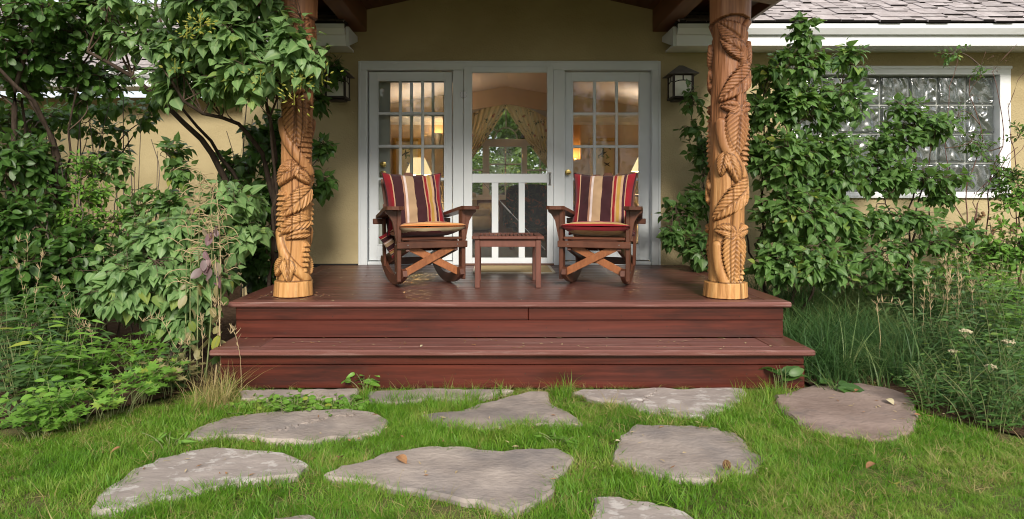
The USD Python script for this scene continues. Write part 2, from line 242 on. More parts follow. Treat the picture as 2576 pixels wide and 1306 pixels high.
usdkit.material(stage, look("window_glass"), {"f": ("fresnel", {"IOR": 1.5}), "t": ("transparent_bsdf", {"color": (0.93, 0.95, 0.94)}), "g": ("glossy_bsdf", {"roughness": 0.012, "color": (1, 1, 1)}), "m": ("mix_closure", {})},
    [("f.fac", "m.fac"), ("t.BSDF", "m.closure1"), ("g.BSDF", "m.closure2")], surface="m.closure")
usdkit.material(stage, look("insect_screen"), {"t": ("transparent_bsdf", {}), "d": ("diffuse_bsdf", {"color": (0.16, 0.16, 0.16)}), "m": ("mix_closure", {"fac": 0.16})},
    [("t.BSDF", "m.closure1"), ("d.BSDF", "m.closure2")], surface="m.closure")
usdkit.material(stage, look("block_glass"), {"p": ("principled_bsdf", {"base_color": (0.05, 0.058, 0.056), "roughness": 0.20, "specular_ior_level": 1.0, "specular_tint": (1, 1, 1), "ior": 2.2, "coat_weight": 0.6, "coat_roughness": 0.12}),
    "t": ("transparent_bsdf", {"color": (0.7, 0.75, 0.73)}), "m": ("mix_closure", {"fac": 0.3})}, [("p.BSDF", "m.closure1"), ("t.BSDF", "m.closure2")], surface="m.closure")
usdkit.material(stage, look("lamp_shade"), {"e": ("emission", {"color": (1.0, 0.74, 0.38), "strength": 0.40}), "d": ("diffuse_bsdf", {"color": (0.7, 0.6, 0.4)}), "a": ("add_closure", {})},
    [("e.emission", "a.closure1"), ("d.BSDF", "a.closure2")], surface="a.closure")
usdkit.material(stage, look("curtain_cloth"), {"g": ("geometry", {}), "v": ("voronoi_texture", {"scale": 7.5}), "n": ("noise_texture", {"scale": 30, "detail": 3}), "s": ("mix", {"mix_type": "add", "fac": 0.13}),
    "r": ("rgb_ramp", {"ramp": [(0.20, (0.16, 0.18, 0.10)), (0.27, (0.85, 0.72, 0.42))]}), "v2": ("voronoi_texture", {"scale": 6.0}), "r2": ("rgb_ramp", {"ramp": [(0.12, (1, 1, 1)), (0.18, (0, 0, 0))]}), "m": ("mix", {"color2": (0.50, 0.20, 0.13)}),
    "d": ("diffuse_bsdf", {}), "t": ("translucent_bsdf", {}), "mx": ("mix_closure", {"fac": 0.5})},
    [("g.position", "s.color1"), ("n.color", "s.color2"), ("s.color", "v.vector"), ("v.distance", "r.fac"), ("n.color", "v2.vector"), ("g.position", "v2.vector"), ("v2.distance", "r2.fac"), ("r2.color", "m.fac"), ("r.color", "m.color1"), ("m.color", "d.color"), ("m.color", "t.color"), ("d.BSDF", "mx.closure1"), ("t.BSDF", "mx.closure2")], surface="mx.closure")
usdkit.material(stage, look("floral_cloth"), {"g": ("geometry", {}), "v": ("noise_texture", {"scale": 11, "detail": 3, "distortion": 2.0}), "r": ("rgb_ramp", {"ramp": [(0.46, (0.012, 0.014, 0.02)), (0.53, (0.05, 0.065, 0.035)), (0.57, (0.012, 0.014, 0.02)), (0.64, (0.24, 0.07, 0.035))]}),
    "p": ("principled_bsdf", {"roughness": 0.95, "specular_ior_level": 0.1})}, [("g.position", "v.vector"), ("v.fac", "r.fac"), ("r.color", "p.base_color")], surface="p.BSDF")
usdkit.material(stage, look("post_wood"), {
    "g": ("geometry", {}), "o": ("object_info", {}), "sp": ("separate_xyz", {}), "mp": ("mapping", {"scale": (38, 38, 2.2)}), "n": ("noise_texture", {"scale": 1.0, "detail": 7, "roughness": 0.65, "distortion": 0.5}),
    "r": ("rgb_ramp", {"ramp": [(0.28, (0.33, 0.140, 0.042)), (0.5, (0.54, 0.275, 0.095)), (0.72, (0.68, 0.41, 0.17))]}), "rd": ("rgb_ramp", {"ramp": [(0.28, (0.16, 0.062, 0.027)), (0.5, (0.285, 0.118, 0.051)), (0.72, (0.40, 0.185, 0.086))]}),
    "n3": ("noise_texture", {"scale": 2.3, "detail": 4}), "wz": ("math", {"math_type": "multiply_add", "value2": 0.7}), "mr": ("map_range", {"from_min": 0.95, "from_max": 2.35, "to_min": 0, "to_max": 1, "clamp": True}), "mx": ("mix", {}),
    "at": ("attribute", {"attribute": "groove"}), "gr": ("mix", {"mix_type": "mix", "color2": (0.055, 0.020, 0.009)}), "mb": ("mapping", {"scale": (90, 90, 9)}), "nb": ("noise_texture", {"scale": 1.0, "detail": 4}), "b": ("bump", {"strength": 0.3, "distance": 0.004}),
    "p": ("principled_bsdf", {"roughness": 0.5, "specular_ior_level": 0.4})},
    [("g.position", "mp.vector"), ("mp.vector", "n.vector"), ("n.fac", "r.fac"), ("n.fac", "rd.fac"), ("g.position", "sp.vector"), ("g.position", "n3.vector"), ("n3.fac", "wz.value1"), ("sp.z", "wz.value3"), ("wz.value", "mr.value"), ("mr.result", "mx.fac"), ("r.color", "mx.color1"), ("rd.color", "mx.color2"),
     ("at.fac", "gr.fac"), ("mx.color", "gr.color1"), ("gr.color", "p.base_color"), ("g.position", "mb.vector"), ("mb.vector", "nb.vector"), ("nb.fac", "b.height"), ("b.normal", "p.normal")], surface="p.BSDF")
# ------------------------------------------------------------ ground
rng = np.random.default_rng(7)
DW, DD, DECKZ = 6.82, 4.413, 0.50
gx = np.unique(np.r_[np.linspace(-40, -6, 12), np.linspace(-6, 6, 97), np.linspace(6, 40, 12)]); gy = np.unique(np.r_[np.linspace(-35, 1, 12), np.linspace(1, 9, 65), np.linspace(9, 45, 12)])
GX, GY = np.meshgrid(gx, gy); gz = (meshkit.fbm(np.stack([GX * 1.7, GY * 1.7, GX * 0], -1), 3, 3) - 0.5) * 0.022 - 0.012
n_ = len(gx); ii, jj = np.meshgrid(np.arange(len(gy) - 1), np.arange(n_ - 1), indexing="ij"); k_ = (ii * n_ + jj).ravel()
gf = np.vstack([np.stack([k_, k_ + 1, k_ + n_ + 1], 1), np.stack([k_, k_ + n_ + 1, k_ + n_], 1)])
single("ground", (np.stack([GX, GY, gz], -1).reshape(-1, 3), gf), "lawn_soil", kind="structure", smooth=True)
def bed(name, pts, z):
    p = Polygon(pts).segmentize(0.25); t = trimesh.creation.triangulate_polygon(p, engine="earcut")
    v = np.c_[t[0], z + 0.02 * meshkit.fbm(np.c_[t[0] * 3, t[0][:, :1] * 0], 2, 5)]
    f = np.array(t[1]); nz = np.cross(v[f[:, 1]] - v[f[:, 0]], v[f[:, 2]] - v[f[:, 0]])[:, 2]; f[nz < 0] = f[nz < 0][:, ::-1]
    single(name, (v, f), "bed_soil", kind="structure")
g2 = lambda u, v: tuple(G(u, v)[:2])
bed("planting_bed", [g2(-300, 1120), g2(150, 1060), g2(380, 1010), g2(480, 985), (-1.83, 4.25), (-1.83, 8.9), (-9, 8.9), (-9, 4)], -0.006)
bed("planting_bed", [(2.05, 4.35), g2(2060, 985), g2(2200, 960), g2(2330, 1040), g2(2600, 1105), (9, 3.6), (9, 6.75), (2.05, 6.75)], -0.006)
# ------------------------------------------------------------ house: walls, eaves, roofs
house = Thing("cottage", "yellow stucco cottage with grey shingled roof, white eaves and French doors", "house", (0, DW, 0))
XL, XR = X(903, DW), X(1660, DW)                      # the door casing's outer edges
wx0, wx1, wz0, wz1 = X(1984, DW), X(2540, DW), Z(498, DW), Z(168, DW)
wallp = Polygon([(-2.62, -0.1), (7.5, -0.1), (7.5, 3.05), (2.6, 3.05), (0.172, 3.75), (-2.62, 3.05)])
wallp = wallp.difference(shapely.box(XL + 0.05, 0.48, XR - 0.05, Z(160, DW))).difference(shapely.box(wx0 + 0.05, wz0 + 0.05, wx1 - 0.05, wz1 - 0.05))
house.part("wall", prism(wallp, DW, DW + 0.16, "y"), "stucco")
house.part("wall", box(-2.62, -2.46, DW + 0.161, 9.1, -0.1, 2.9), "stucco")
house.part("wall", box(-9, -2.47, 9.1, 9.26, -0.1, 2.6), "stucco")
house.part("wall", box(7.3, 7.46, DW + 0.161, 14, -0.1, 3.0), "stucco")
house.part("wall_sill", box(-2.0, XL - 0.01, DW - 0.012, DW + 0.02, DECKZ - 0.02, DECKZ + 0.014), "black_roof")
DF = 6.36
ez0, ez1, ez2 = Z(114, DF), Z(88.5, DF), Z(66, DF)
PITCH = math.tan(math.radians(31))
def eave(x0, x1, d, zb, back):
    house.part("fascia_board", box(x0, x1, d + 0.025, d + 0.05, zb, zb + 0.115, 0.003), "gutter_paint")
    gp = Polygon([(d - 0.045, zb + 0.20), (d - 0.05, zb + 0.155), (d - 0.015, zb + 0.105), (d + 0.024, zb + 0.105), (d + 0.024, zb + 0.20)])
    v, f = prism(gp, x0, x1, "x"); house.part("gutter", (v, f), "gutter_paint")
    house.part("soffit", box(x0 + 0.01, x1 - 0.01, d + 0.051, back - 0.002, zb + 0.03, zb + 0.05), "gutter_paint")
eave(X(1703, DF), 7.6, DF, ez0, DW)
eave(-2.60, X(868, DF), DF, ez0, DW)
for s, x in ((1, X(1703, DF)), (-1, X(868, DF))):      # boxed eave ends beside the porch
    pr = Polygon([(DF + 0.03, ez0), (DF + 0.03, ez0 + 0.19), (DW - 0.01, ez0 + 0.19), (DW - 0.01, ez0 + 0.14)])
    v, f = prism(pr, x - s * 0.03, x - s * 0.002, "x"); house.part("eave_end", (v, f), "white_paint")
DL = 8.5; lz0 = Z(217, DL)
eave(-9, -2.46, DL, lz0, 9.1)
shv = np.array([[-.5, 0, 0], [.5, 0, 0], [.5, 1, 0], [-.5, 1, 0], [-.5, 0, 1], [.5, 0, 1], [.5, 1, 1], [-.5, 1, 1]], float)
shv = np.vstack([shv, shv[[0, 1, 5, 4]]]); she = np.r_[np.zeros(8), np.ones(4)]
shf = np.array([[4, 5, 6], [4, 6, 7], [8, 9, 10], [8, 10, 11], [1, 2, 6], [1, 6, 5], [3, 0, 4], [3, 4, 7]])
def roof(x0, x1, d, zb, length, fine, seed):
    """A pitched roof plane rising away from (d, zb) with courses of shingles; fine(x, row) says which are laid one by one."""
    r = np.random.default_rng(seed); c, s = math.cos(math.atan(PITCH)), math.sin(math.atan(PITCH))
    y1, z1 = d + length * c, zb + length * s
    rp = house.part("roof", prism(Polygon([(d, zb - 0.05), (d, zb), (y1, z1), (y1, z1 - 0.05)]), x0, x1, "x"), "black_roof")
    rest = []; count = 0
    for row in range(int(length / 0.108)):
        x = x0 + r.uniform(-0.25, 0)
        while x < x1:
            w = r.choice([0.10, 0.13, 0.17, 0.21]) * r.uniform(0.85, 1.15); a, b = max(x, x0), min(x + w, x1); x += w
            if b - a < 0.02: continue
            ex, th = 0.108 * row - r.choice([0, 0, 0.006, 0.022]), r.choice([0.010, 0.015, 0.024])
            v = shv * [b - a - 0.004, 0.20, th] + [0, 0, 0.004]; tilt = 0.045
            v[:, 2] += (1 - v[:, 1] / 0.20) * 0.008
            v = np.stack([v[:, 0] + (a + b) / 2, d - 0.02 + (v[:, 1] + ex) * c - v[:, 2] * s, zb + (v[:, 1] + ex) * s + v[:, 2] * c], 1)
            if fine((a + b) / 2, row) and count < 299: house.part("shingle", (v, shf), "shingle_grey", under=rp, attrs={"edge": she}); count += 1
            else: rest.append((v, shf))
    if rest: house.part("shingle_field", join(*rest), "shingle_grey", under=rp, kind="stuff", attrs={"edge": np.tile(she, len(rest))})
    return y1, z1
roof(X(1703, DF), 7.6, DF - 0.03, ez0 + 0.205, 3.4, lambda x, row: 2.2 < x < 5.9 and row < 12, 1)
roof(-2.6, X(868, DF), DF - 0.03, ez0 + 0.205, 3.4, lambda x, row: False, 3)
wy, wz = roof(-9, -2.2, DL - 0.03, lz0 + 0.205, 3.2, lambda x, row: -6.5 < x < -4.3 and row < 24, 2)
bk = 3.6; ry, rz_ = DF - 0.03 + 3.4 * math.cos(math.atan(PITCH)), ez0 + 0.205 + 3.4 * math.sin(math.atan(PITCH))
# ------------------------------------------------------------ porch roof
PXc = 0.172; RS = 0.22
porch = Thing("porch_roof", "low gabled porch roof of red stained timber on two heavy beams", "porch roof", (PXc, 4.3, 2.94))
bz0, bz1 = 2.938, 3.17
for x0, x1 in ((X(880, DW), X(923, DW)), (X(1641, DW), X(1684, DW) + 0.0)):
    porch.part("beam", box(x0, x1, 3.4, DW - 0.002, bz0, bz1, 0.006), "beam_wood")
apz = bz1 + RS * (X(1641, DW) - PXc)
ex = 2.27
for s in (-1, 1):                                      # ceiling boards run with the ridge
    for k in range(19):
        xa, xb = k * ex / 19 + 0.002, (k + 1) * ex / 19 - 0.002
        pr = Polygon([(PXc + s * xa, apz - xa * RS), (PXc + s * xb, apz - xb * RS), (PXc + s * xb, apz - xb * RS + 0.025), (PXc + s * xa, apz - xa * RS + 0.025)])
        porch.part("ceiling_board", prism(pr, 3.25, DW - 0.004, "y"), "ceiling_wood")
    pr = Polygon([(PXc, apz + 0.03), (PXc + s * (ex + 0.04), apz - (ex + 0.04) * RS + 0.03), (PXc + s * (ex + 0.04), apz - (ex + 0.04) * RS + 0.10), (PXc, apz + 0.10)])
    porch.part("roof_deck", prism(pr, 3.22, 8.2, "y"), "shingle_grey")  # unseen front overhang reaches further forward, added to shade the wall and doors
    xe = PXc + s * (ex + 0.02)
    porch.part("eave_board", box(xe - 0.02, xe + 0.02, 3.2, 7.2, apz - ex * RS - 0.10, apz - ex * RS + 0.0255, 0.003), "beam_wood")
    for yy in (5.5, ):
        pr = Polygon([(PXc + s * (1.66 if s > 0 else 1.67), apz - 1.66 * RS - 0.16), (PXc + s * ex * 0.985, apz - ex * RS - 0.13), (PXc + s * ex * 0.985, apz - ex * RS - 0.002), (PXc + s * (1.66 if s > 0 else 1.67), apz - 1.66 * RS - 0.002)])
        porch.part("outlooker", prism(pr, yy, yy + 0.12, "y"), "beam_wood")
porch.part("gable_board", prism(Polygon([(PXc - 0.73, bz1 + 0.161), (PXc + 0.73, bz1 + 0.161), (PXc, apz - 0.004)]), 4.62, 4.66, "y"), "ceiling_wood")  # unseen closing board, added to darken the top of the porch wall
porch.part("front_tie_beam", box(X(880, DW) - 0.3, X(1684, DW) + 0.3, 4.56, 4.74, bz1 - 0.01 + 0.012, bz1 + 0.16, 0.006), "beam_wood")
# ------------------------------------------------------------ porch deck and steps
deck = Thing("porch_deck", "red stained timber porch deck with one broad step", "porch deck", (0.114, DD, 0))
dx0, dx1 = -1.798, 2.026
nb = 18; yb0 = DD + 0.105; bw = (DW - 0.012 - yb0) / nb
for k in range(nb):
    y0 = yb0 + k * bw
    deck.part("deck_board", box(dx0 + 0.145, dx1 - 0.145, y0 + 0.0025, y0 + bw - 0.0025, DECKZ - 0.034, DECKZ + rng.uniform(-0.0012, 0.0012), 0.004), "deck_wood")
for a, b in ((dx0, dx0 + 0.14), (dx1 - 0.14, dx1)):
    deck.part("border_board", box(a, b, yb0 + 0.003, DW - 0.012, DECKZ - 0.034, DECKZ, 0.004), "deck_wood_side")
deck.part("nosing_board", box(dx0, dx1, DD, yb0 - 0.002, DECKZ - 0.036, DECKZ + 0.001, 0.008), "tread_wood")
rz0 = 0.253                                            # top of the step
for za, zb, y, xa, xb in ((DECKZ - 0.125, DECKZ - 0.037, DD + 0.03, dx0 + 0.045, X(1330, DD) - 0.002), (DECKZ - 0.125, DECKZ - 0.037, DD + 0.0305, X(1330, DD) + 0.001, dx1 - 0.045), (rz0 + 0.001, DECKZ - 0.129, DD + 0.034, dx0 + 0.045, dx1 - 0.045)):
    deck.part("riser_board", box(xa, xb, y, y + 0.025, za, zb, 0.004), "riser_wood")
for xs in (dx0 + 0.046, dx1 - 0.071):
    for za, zb in ((0.02, 0.14), (0.145, 0.25), (0.255, DECKZ - 0.128), (DECKZ - 0.124, DECKZ - 0.037)):
        deck.part("side_board", box(xs, xs + 0.024, DD + 0.06, DW - 0.02, za, zb, 0.003), "riser_wood")
SD = FPX * (CAMZ - rz0) / (882 - V0)                    # front of the step
sx0, sx1 = X(525, SD), X(2053, SD)
mit = 0.285
deck.part("tread_board", box(sx0 + mit, sx1 - 0.235, SD + 0.104, DD + 0.027, rz0 - 0.036, rz0, 0.006), "tread_wood")
deck.part("tread_board", box(sx0, sx1, SD, SD + 0.100, rz0 - 0.037, rz0 + 0.0008, 0.009), "tread_wood")
deck.part("tread_board", box(sx0, sx0 + mit - 0.004, SD + 0.104, DD + 0.30, rz0 - 0.036, rz0 - 0.0005, 0.006), "deck_wood_side")
deck.part("tread_board", box(sx1 - 0.231, sx1, SD + 0.104, DD + 0.30, rz0 - 0.036, rz0 - 0.0005, 0.006), "deck_wood_side")
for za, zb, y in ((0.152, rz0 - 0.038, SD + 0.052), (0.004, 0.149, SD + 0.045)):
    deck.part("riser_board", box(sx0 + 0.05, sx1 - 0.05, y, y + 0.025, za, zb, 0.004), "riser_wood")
for xs in (sx0 + 0.051, sx1 - 0.076):
    deck.part("side_board", box(xs, xs + 0.024, SD + 0.078, DD + 0.30, 0.0, rz0 - 0.038, 0.003), "riser_wood")
nl = []
for za, y, n in ((DECKZ - 0.085, DD + 0.0295, 9), (DECKZ - 0.19, DD + 0.0335, 8), (0.19, SD + 0.0515, 8), (0.075, SD + 0.0445, 12)):
    for k in range(n):
        c = (dx0 + 0.2 + (dx1 - dx0 - 0.4) * (k + rng.uniform(0.2, 0.8)) / n, y, za + rng.uniform(-0.025, 0.025)); nl.append(tube([c, (c[0], c[1] - 0.0012, c[2])], 0.0038, 6))
deck.part("nail_heads", join(*nl), "iron", kind="stuff")
# ------------------------------------------------------------ doors
def rect(u0, u1, v0, v1, d=DW): return X(u0, d), X(u1, d), Z(v1, d), Z(v0, d)
def glazed_door(name, slab, glass, cols, rows, y, m, th=0.04, mw=0.030, fz=0.0, tag_=None):
    x0, x1, z0, z1 = slab; a, b, c, e = glass
    fr = join(box(x0, a, y, y + th, z0, z1, 0.003), box(b, x1, y, y + th, z0, z1, 0.003), box(a, b, y + 0.001, y + th - 0.001, e, z1, 0.0), box(a, b, y + 0.001, y + th - 0.001, z0, c, 0.0),
              *(box(p - 0.008, p + 0.008, y - 0.004, y + 0.004, c - 0.008, e + 0.008, 0.003) for p in (a, b)), *(box(a, b, y - 0.0035, y + 0.004, q - 0.008, q + 0.008, 0.003) for q in (c, e)))
    dp = house.part(name, fr, m, label=tag_)
    for k in range(1, cols):
        xm = a + (b - a) * k / cols; house.part("muntin", box(xm - mw / 2, xm + mw / 2, y + 0.004, y + th - 0.004, c, e, 0.006), m, under=dp)
    for k in range(1, rows):
        zm = c + (e - c) * k / rows; house.part("muntin", box(a, b, y + 0.006, y + th - 0.006, zm - mw / 2, zm + mw / 2, 0.006), m, under=dp)
    for i in range(cols):
        for j in range(rows):
            xa, xb = a + (b - a) * i / cols + mw / 2, a + (b - a) * (i + 1) / cols - mw / 2; za, zb = c + (e - c) * j / rows + mw / 2, c + (e - c) * (j + 1) / rows - mw / 2
            q = rng.uniform(-0.0012, 0.0012, 4)
            house.part("pane", (np.array([[xa, y + th / 2 + q[0], za], [xb, y + th / 2 + q[1], za], [xb, y + th / 2 + q[2], zb], [xa, y + th / 2 + q[3], zb]]), np.array([[0, 1, 2], [0, 2, 3]])), "window_glass", under=dp)
    return dp
def knob(dp, x, z, y, r=0.030):
    v, f = lathe([(0, 0), (r, 0), (r, 0.006), (0.012, 0.010), (0.012, 0.032), (r * 0.92, 0.040), (r, 0.052), (r * 0.8, 0.066), (0, 0.070)])
    v = np.stack([v[:, 0] + x, y - v[:, 2], v[:, 1] + z], 1); house.part("knob", (v, f), "brass", under=dp, smooth=40)
ZT, ZB = Z(155, DW), DECKZ + 0.001
cas = join(box(XL, XL + 0.088, DW - 0.022, DW + 0.10, ZB, ZT - 0.09, 0.004), box(XR - 0.088, XR, DW - 0.022, DW + 0.10, ZB, ZT - 0.09, 0.004), box(XL, XR, DW - 0.022, DW + 0.10, ZT - 0.09, ZT, 0.004),
           box(XL - 0.002, XL + 0.02, DW - 0.030, DW - 0.0215, ZB, ZT, 0.003), box(XR - 0.02, XR + 0.002, DW - 0.030, DW - 0.0215, ZB, ZT, 0.003), box(XL + 0.02, XR - 0.02, DW - 0.030, DW - 0.0215, ZT - 0.02, ZT + 0.002, 0.003))
cp = house.part("door_casing", cas, "white_paint")
for a, b in ((1139, 1166), (1392.5, 1421)):
    house.part("mullion_post", box(X(a, DW), X(b, DW), DW - 0.012, DW + 0.11, ZB, ZT - 0.091, 0.004), "white_paint", under=cp)
house.part("threshold", box(XL + 0.09, X(1165, DW), DW + 0.0, DW + 0.11, ZB, DECKZ + 0.035, 0.004), "white_paint", under=cp)
house.part("threshold", box(X(1421, DW), XR - 0.09, DW + 0.0, DW + 0.11, ZB, DECKZ + 0.035, 0.004), "white_paint", under=cp)
house.part("threshold", box(X(1166, DW), X(1393, DW), DW - 0.04, DW + 0.11, ZB, DECKZ + 0.022, 0.004), "wainscot", under=cp, label="dark red sill under the screen door")
YD = DW + 0.035
d1 = glazed_door("french_door", rect(927, 1137, 179.5, 656), rect(949, 1118, 201, 617), 3, 5, YD, "white_paint", tag_="outer glazed storm door on the left")
d2 = glazed_door("french_door", rect(1423, 1646, 178, 656), rect(1442, 1611, 201, 617), 3, 5, YD + 0.03, "white_paint", tag_="white fifteen pane French door on the right")
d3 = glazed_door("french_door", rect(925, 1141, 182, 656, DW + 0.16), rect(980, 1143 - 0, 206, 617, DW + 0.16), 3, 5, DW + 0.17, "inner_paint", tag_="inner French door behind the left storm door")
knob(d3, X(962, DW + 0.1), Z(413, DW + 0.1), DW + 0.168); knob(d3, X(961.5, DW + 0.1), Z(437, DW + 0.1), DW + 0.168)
knob(d2, X(1430, DW), Z(433, DW), YD + 0.03)
# the screen door
sy = DW - 0.030; r_ = lambda a, b, c, e, t=0.0: box(X(a, DW), X(b, DW), sy + t, sy + 0.028 - t, Z(e, DW), Z(c, DW), 0.003)
sd = house.part("screen_door", join(r_(1167, 1188, 169, 664.5), r_(1375.5, 1391.5, 169, 664.5), r_(1188, 1375.5, 169, 184, 0.0005), r_(1188, 1375.5, 437.5, 460, 0.0005), r_(1188, 1375.5, 648, 664.5, 0.0005)), "white_paint")
for a, b in ((1237, 1253.5), (1304.5, 1320)): house.part("slat", r_(a, b, 460, 648, 0.002), "white_paint", under=sd)
for a, b, c, e in ((1188, 1375.5, 184, 437.5), (1188, 1237, 460, 648), (1253.5, 1304.5, 460, 648), (1320, 1375.5, 460, 648)):
    xa, xb, za, zb = rect(a, b, c, e); house.part("mesh_panel", (np.array([[xa, sy + 0.016, za], [xb, sy + 0.016, za], [xb, sy + 0.016, zb], [xa, sy + 0.016, zb]]), np.array([[0, 1, 2], [0, 2, 3]])), "insect_screen", under=sd)
house.part("brace_rod", tube([(X(1187, DW), sy + 0.034, Z(429, DW)), (X(1280, DW), sy + 0.034, Z(530, DW))], 0.0035), "steel_rod", under=sd)
house.part("brace_rod", tube([(X(1262, DW), sy + 0.034, Z(511, DW)), (X(1285, DW), sy + 0.034, Z(536, DW))], 0.008), "steel_rod", under=sd, label="turnbuckle of the brace rod")
house.part("brace_rod", tube([(X(1280, DW), sy + 0.034, Z(530, DW)), (X(1372, DW), sy + 0.034, Z(629, DW))], 0.0035), "steel_rod", under=sd)
for vv in (239, 594):
    hx, hz = X(1166, DW), Z(vv, DW)
    plates = [prism(Polygon([(hx + s * 0.004, hz - 0.035), (hx + s * 0.022, hz - 0.037), (hx + s * 0.036, hz - 0.018), (hx + s * 0.032, hz), (hx + s * 0.036, hz + 0.018), (hx + s * 0.022, hz + 0.037), (hx + s * 0.004, hz + 0.035)]), sy - 0.004, sy, "y") for s in (-1, 1)]
    house.part("hinge", join(*plates, tube([(hx, sy - 0.005, hz - 0.038), (hx, sy - 0.005, hz + 0.038)], 0.006)), "pewter", under=sd)
hx = X(1382.5, DW)
pl = [prism(Polygon([(hx - 0.018, z - 0.008), (hx + 0.018, z - 0.008), (hx + 0.012, z), (hx + 0.018, z + 0.008), (hx - 0.018, z + 0.008), (hx - 0.012, z)]), sy - 0.004, sy, "y") for z in (Z(435, DW), Z(465, DW))]
house.part("pull_handle", join(*pl, tube(smoothpath([(hx, sy - 0.004, Z(436, DW)), (hx, sy - 0.036, Z(442, DW)), (hx, sy - 0.040, Z(450, DW)), (hx, sy - 0.036, Z(458, DW)), (hx, sy - 0.004, Z(464, DW))], 14), np.r_[0.005, np.full(12, 0.0075), 0.005])), "pewter", under=sd, smooth=50)
# ------------------------------------------------------------ glass block window
fr = join(box(wx0, wx0 + 0.085, DW - 0.02, DW + 0.10, wz0 + 0.001, wz1 - 0.085, 0.004), box(wx1 - 0.115, wx1, DW - 0.02, DW + 0.10, wz0 + 0.001, wz1 - 0.085, 0.004), box(wx0, wx1, DW - 0.021, DW + 0.10, wz1 - 0.085, wz1, 0.004), box(wx0, wx1, DW - 0.024, DW + 0.10, wz0, wz0 + 0.062, 0.004),
           box(wx0 - 0.004, wx1 + 0.004, DW - 0.035, DW - 0.0215, wz1 - 0.028, wz1 + 0.003, 0.003), box(wx0, wx1, DW - 0.036, DW - 0.0245, wz0 - 0.002, wz0 + 0.03, 0.003))
wp = house.part("glass_block_window", fr, "gutter_paint")
bx0, bx1, bz0_, bz1_ = wx0 + 0.085, wx1 - 0.115, wz0 + 0.062, wz1 - 0.085
house.part("mortar", box(bx0, bx1, DW + 0.075, DW + 0.10, bz0_, bz1_), "block_mortar", under=wp)
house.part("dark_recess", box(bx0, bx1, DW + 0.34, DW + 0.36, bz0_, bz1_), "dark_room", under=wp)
nbx, nbz, N = 7, 4, 36
gu, gv = np.meshgrid(np.linspace(-1, 1, N), np.linspace(-1, 1, N)); qi, qj = np.meshgrid(np.arange(N - 1), np.arange(N - 1), indexing="ij"); qk = (qi * N + qj).ravel()
qf = np.vstack([np.stack([qk, qk + 1, qk + N + 1], 1), np.stack([qk, qk + N + 1, qk + N], 1)])
for i in range(nbx):
    for j in range(nbz):
        cx, cz = bx0 + (bx1 - bx0) * (i + 0.5) / nbx, bz0_ + (bz1_ - bz0_) * (j + 0.5) / nbz; hw, hh = (bx1 - bx0) / nbx / 2 - 0.007, (bz1_ - bz0_) / nbz / 2 - 0.007
        edge = np.clip((1 - np.maximum(np.abs(gu), np.abs(gv))) / 0.10, 0, 1) ** 0.5
        pos = np.stack([(gu + 0.5 * gv) * 1.5 + i * 5.1, (gv - 0.6 * gu) * 0.8 + j * 7.3, gu * 0], -1); w = meshkit.fbm(pos + 2.6 * (meshkit.fbm(pos * 0.8 + 3, 2, 8) - 0.5)[..., None], 2, 4) - 0.5
        y = DW + 0.066 - 0.022 * edge + 0.050 * w * edge
        v = np.stack([cx + gu * hw, y, cz + gv * hh], -1).reshape(-1, 3)
        house.part("glass_block", (v, qf), "block_glass", under=wp, smooth=True)
# ------------------------------------------------------------ the room behind the doors
RB, BB, FZ = 10.2, 10.62, 0.5
bxl, bxr = -0.78, 1.22
cei = lambda x: 2.98 - 0.17 * abs(x - 0.22)
quad = lambda *p: (np.array(p, float), np.array([[0, 1, 2], [0, 2, 3]]))
house.part("room_floor", box(-2.4, 3.4, DW + 0.17, BB, FZ - 0.06, FZ), "room_floor")
for s, x1 in ((-1, -2.4), (1, 3.4)):
    house.part("room_ceiling", prism(Polygon([(0.22, cei(0.22)), (x1, cei(x1)), (x1, cei(x1) + 0.05), (0.22, cei(0.22) + 0.05)]), DW + 0.165, BB + 0.1, "y"), "room_ceiling")
house.part("room_wall", box(-2.45, -2.401, DW + 0.165, RB, FZ, 3.4), "room_wall"); house.part("room_wall", box(3.401, 3.45, DW + 0.165, RB, FZ, 3.4), "room_wall")
arch = Polygon([(-2.4, FZ), (3.4, FZ), (3.4, cei(3.4) - 0.002), (0.22, cei(0.22) - 0.002), (-2.4, cei(-2.4) - 0.002)]).difference(shapely.box(bxl, FZ, bxr, 3.2)).difference(shapely.union_all([shapely.box(1.255, 1.80, 1.375, 2.42), shapely.Point(1.315, 2.42).buffer(0.06)]))
for g in getattr(arch, "geoms", [arch]): house.part("room_wall", prism(g, RB, RB + 0.1, "y"), "room_wall")
house.part("niche", join(box(1.21, 1.44, RB + 0.32, RB + 0.34, 1.7, 2.55), box(1.24, 1.39, RB + 0.101, RB + 0.319, 1.76, 1.78), box(1.21, 1.24, RB + 0.101, RB + 0.319, 1.7, 2.55), box(1.39, 1.44, RB + 0.101, RB + 0.319, 1.7, 2.55)), "room_wall")
for a, b in ((-2.4, bxl), (bxr, 3.4)):
    v, f = prism(Polygon([(RB - 0.001, 2.34), (RB - 0.02, 2.34), (RB - 0.035, 2.38), (RB - 0.09, 2.44), (RB - 0.10, 2.50), (RB - 0.001, 2.50)]), a, b, "x"); house.part("crown_moulding", (v, f), "room_white")
for x in (bxl, bxr): house.part("room_wall", box(x - 0.05, x, RB + 0.10, BB, FZ, 3.3), "room_wall")
for s, x1 in ((-1, -2.4), (1, 3.4)):                   # dropped gable header across the bay
    house.part("gable_header", prism(Polygon([(0.22, 2.70), (0.22 + s * 0.99, 2.70 - 0.17), (0.22 + s * 0.99, cei(1.21) - 0.002), (0.22, 2.978)]), BB - 0.20, BB - 0.15, "y"), "room_wall")
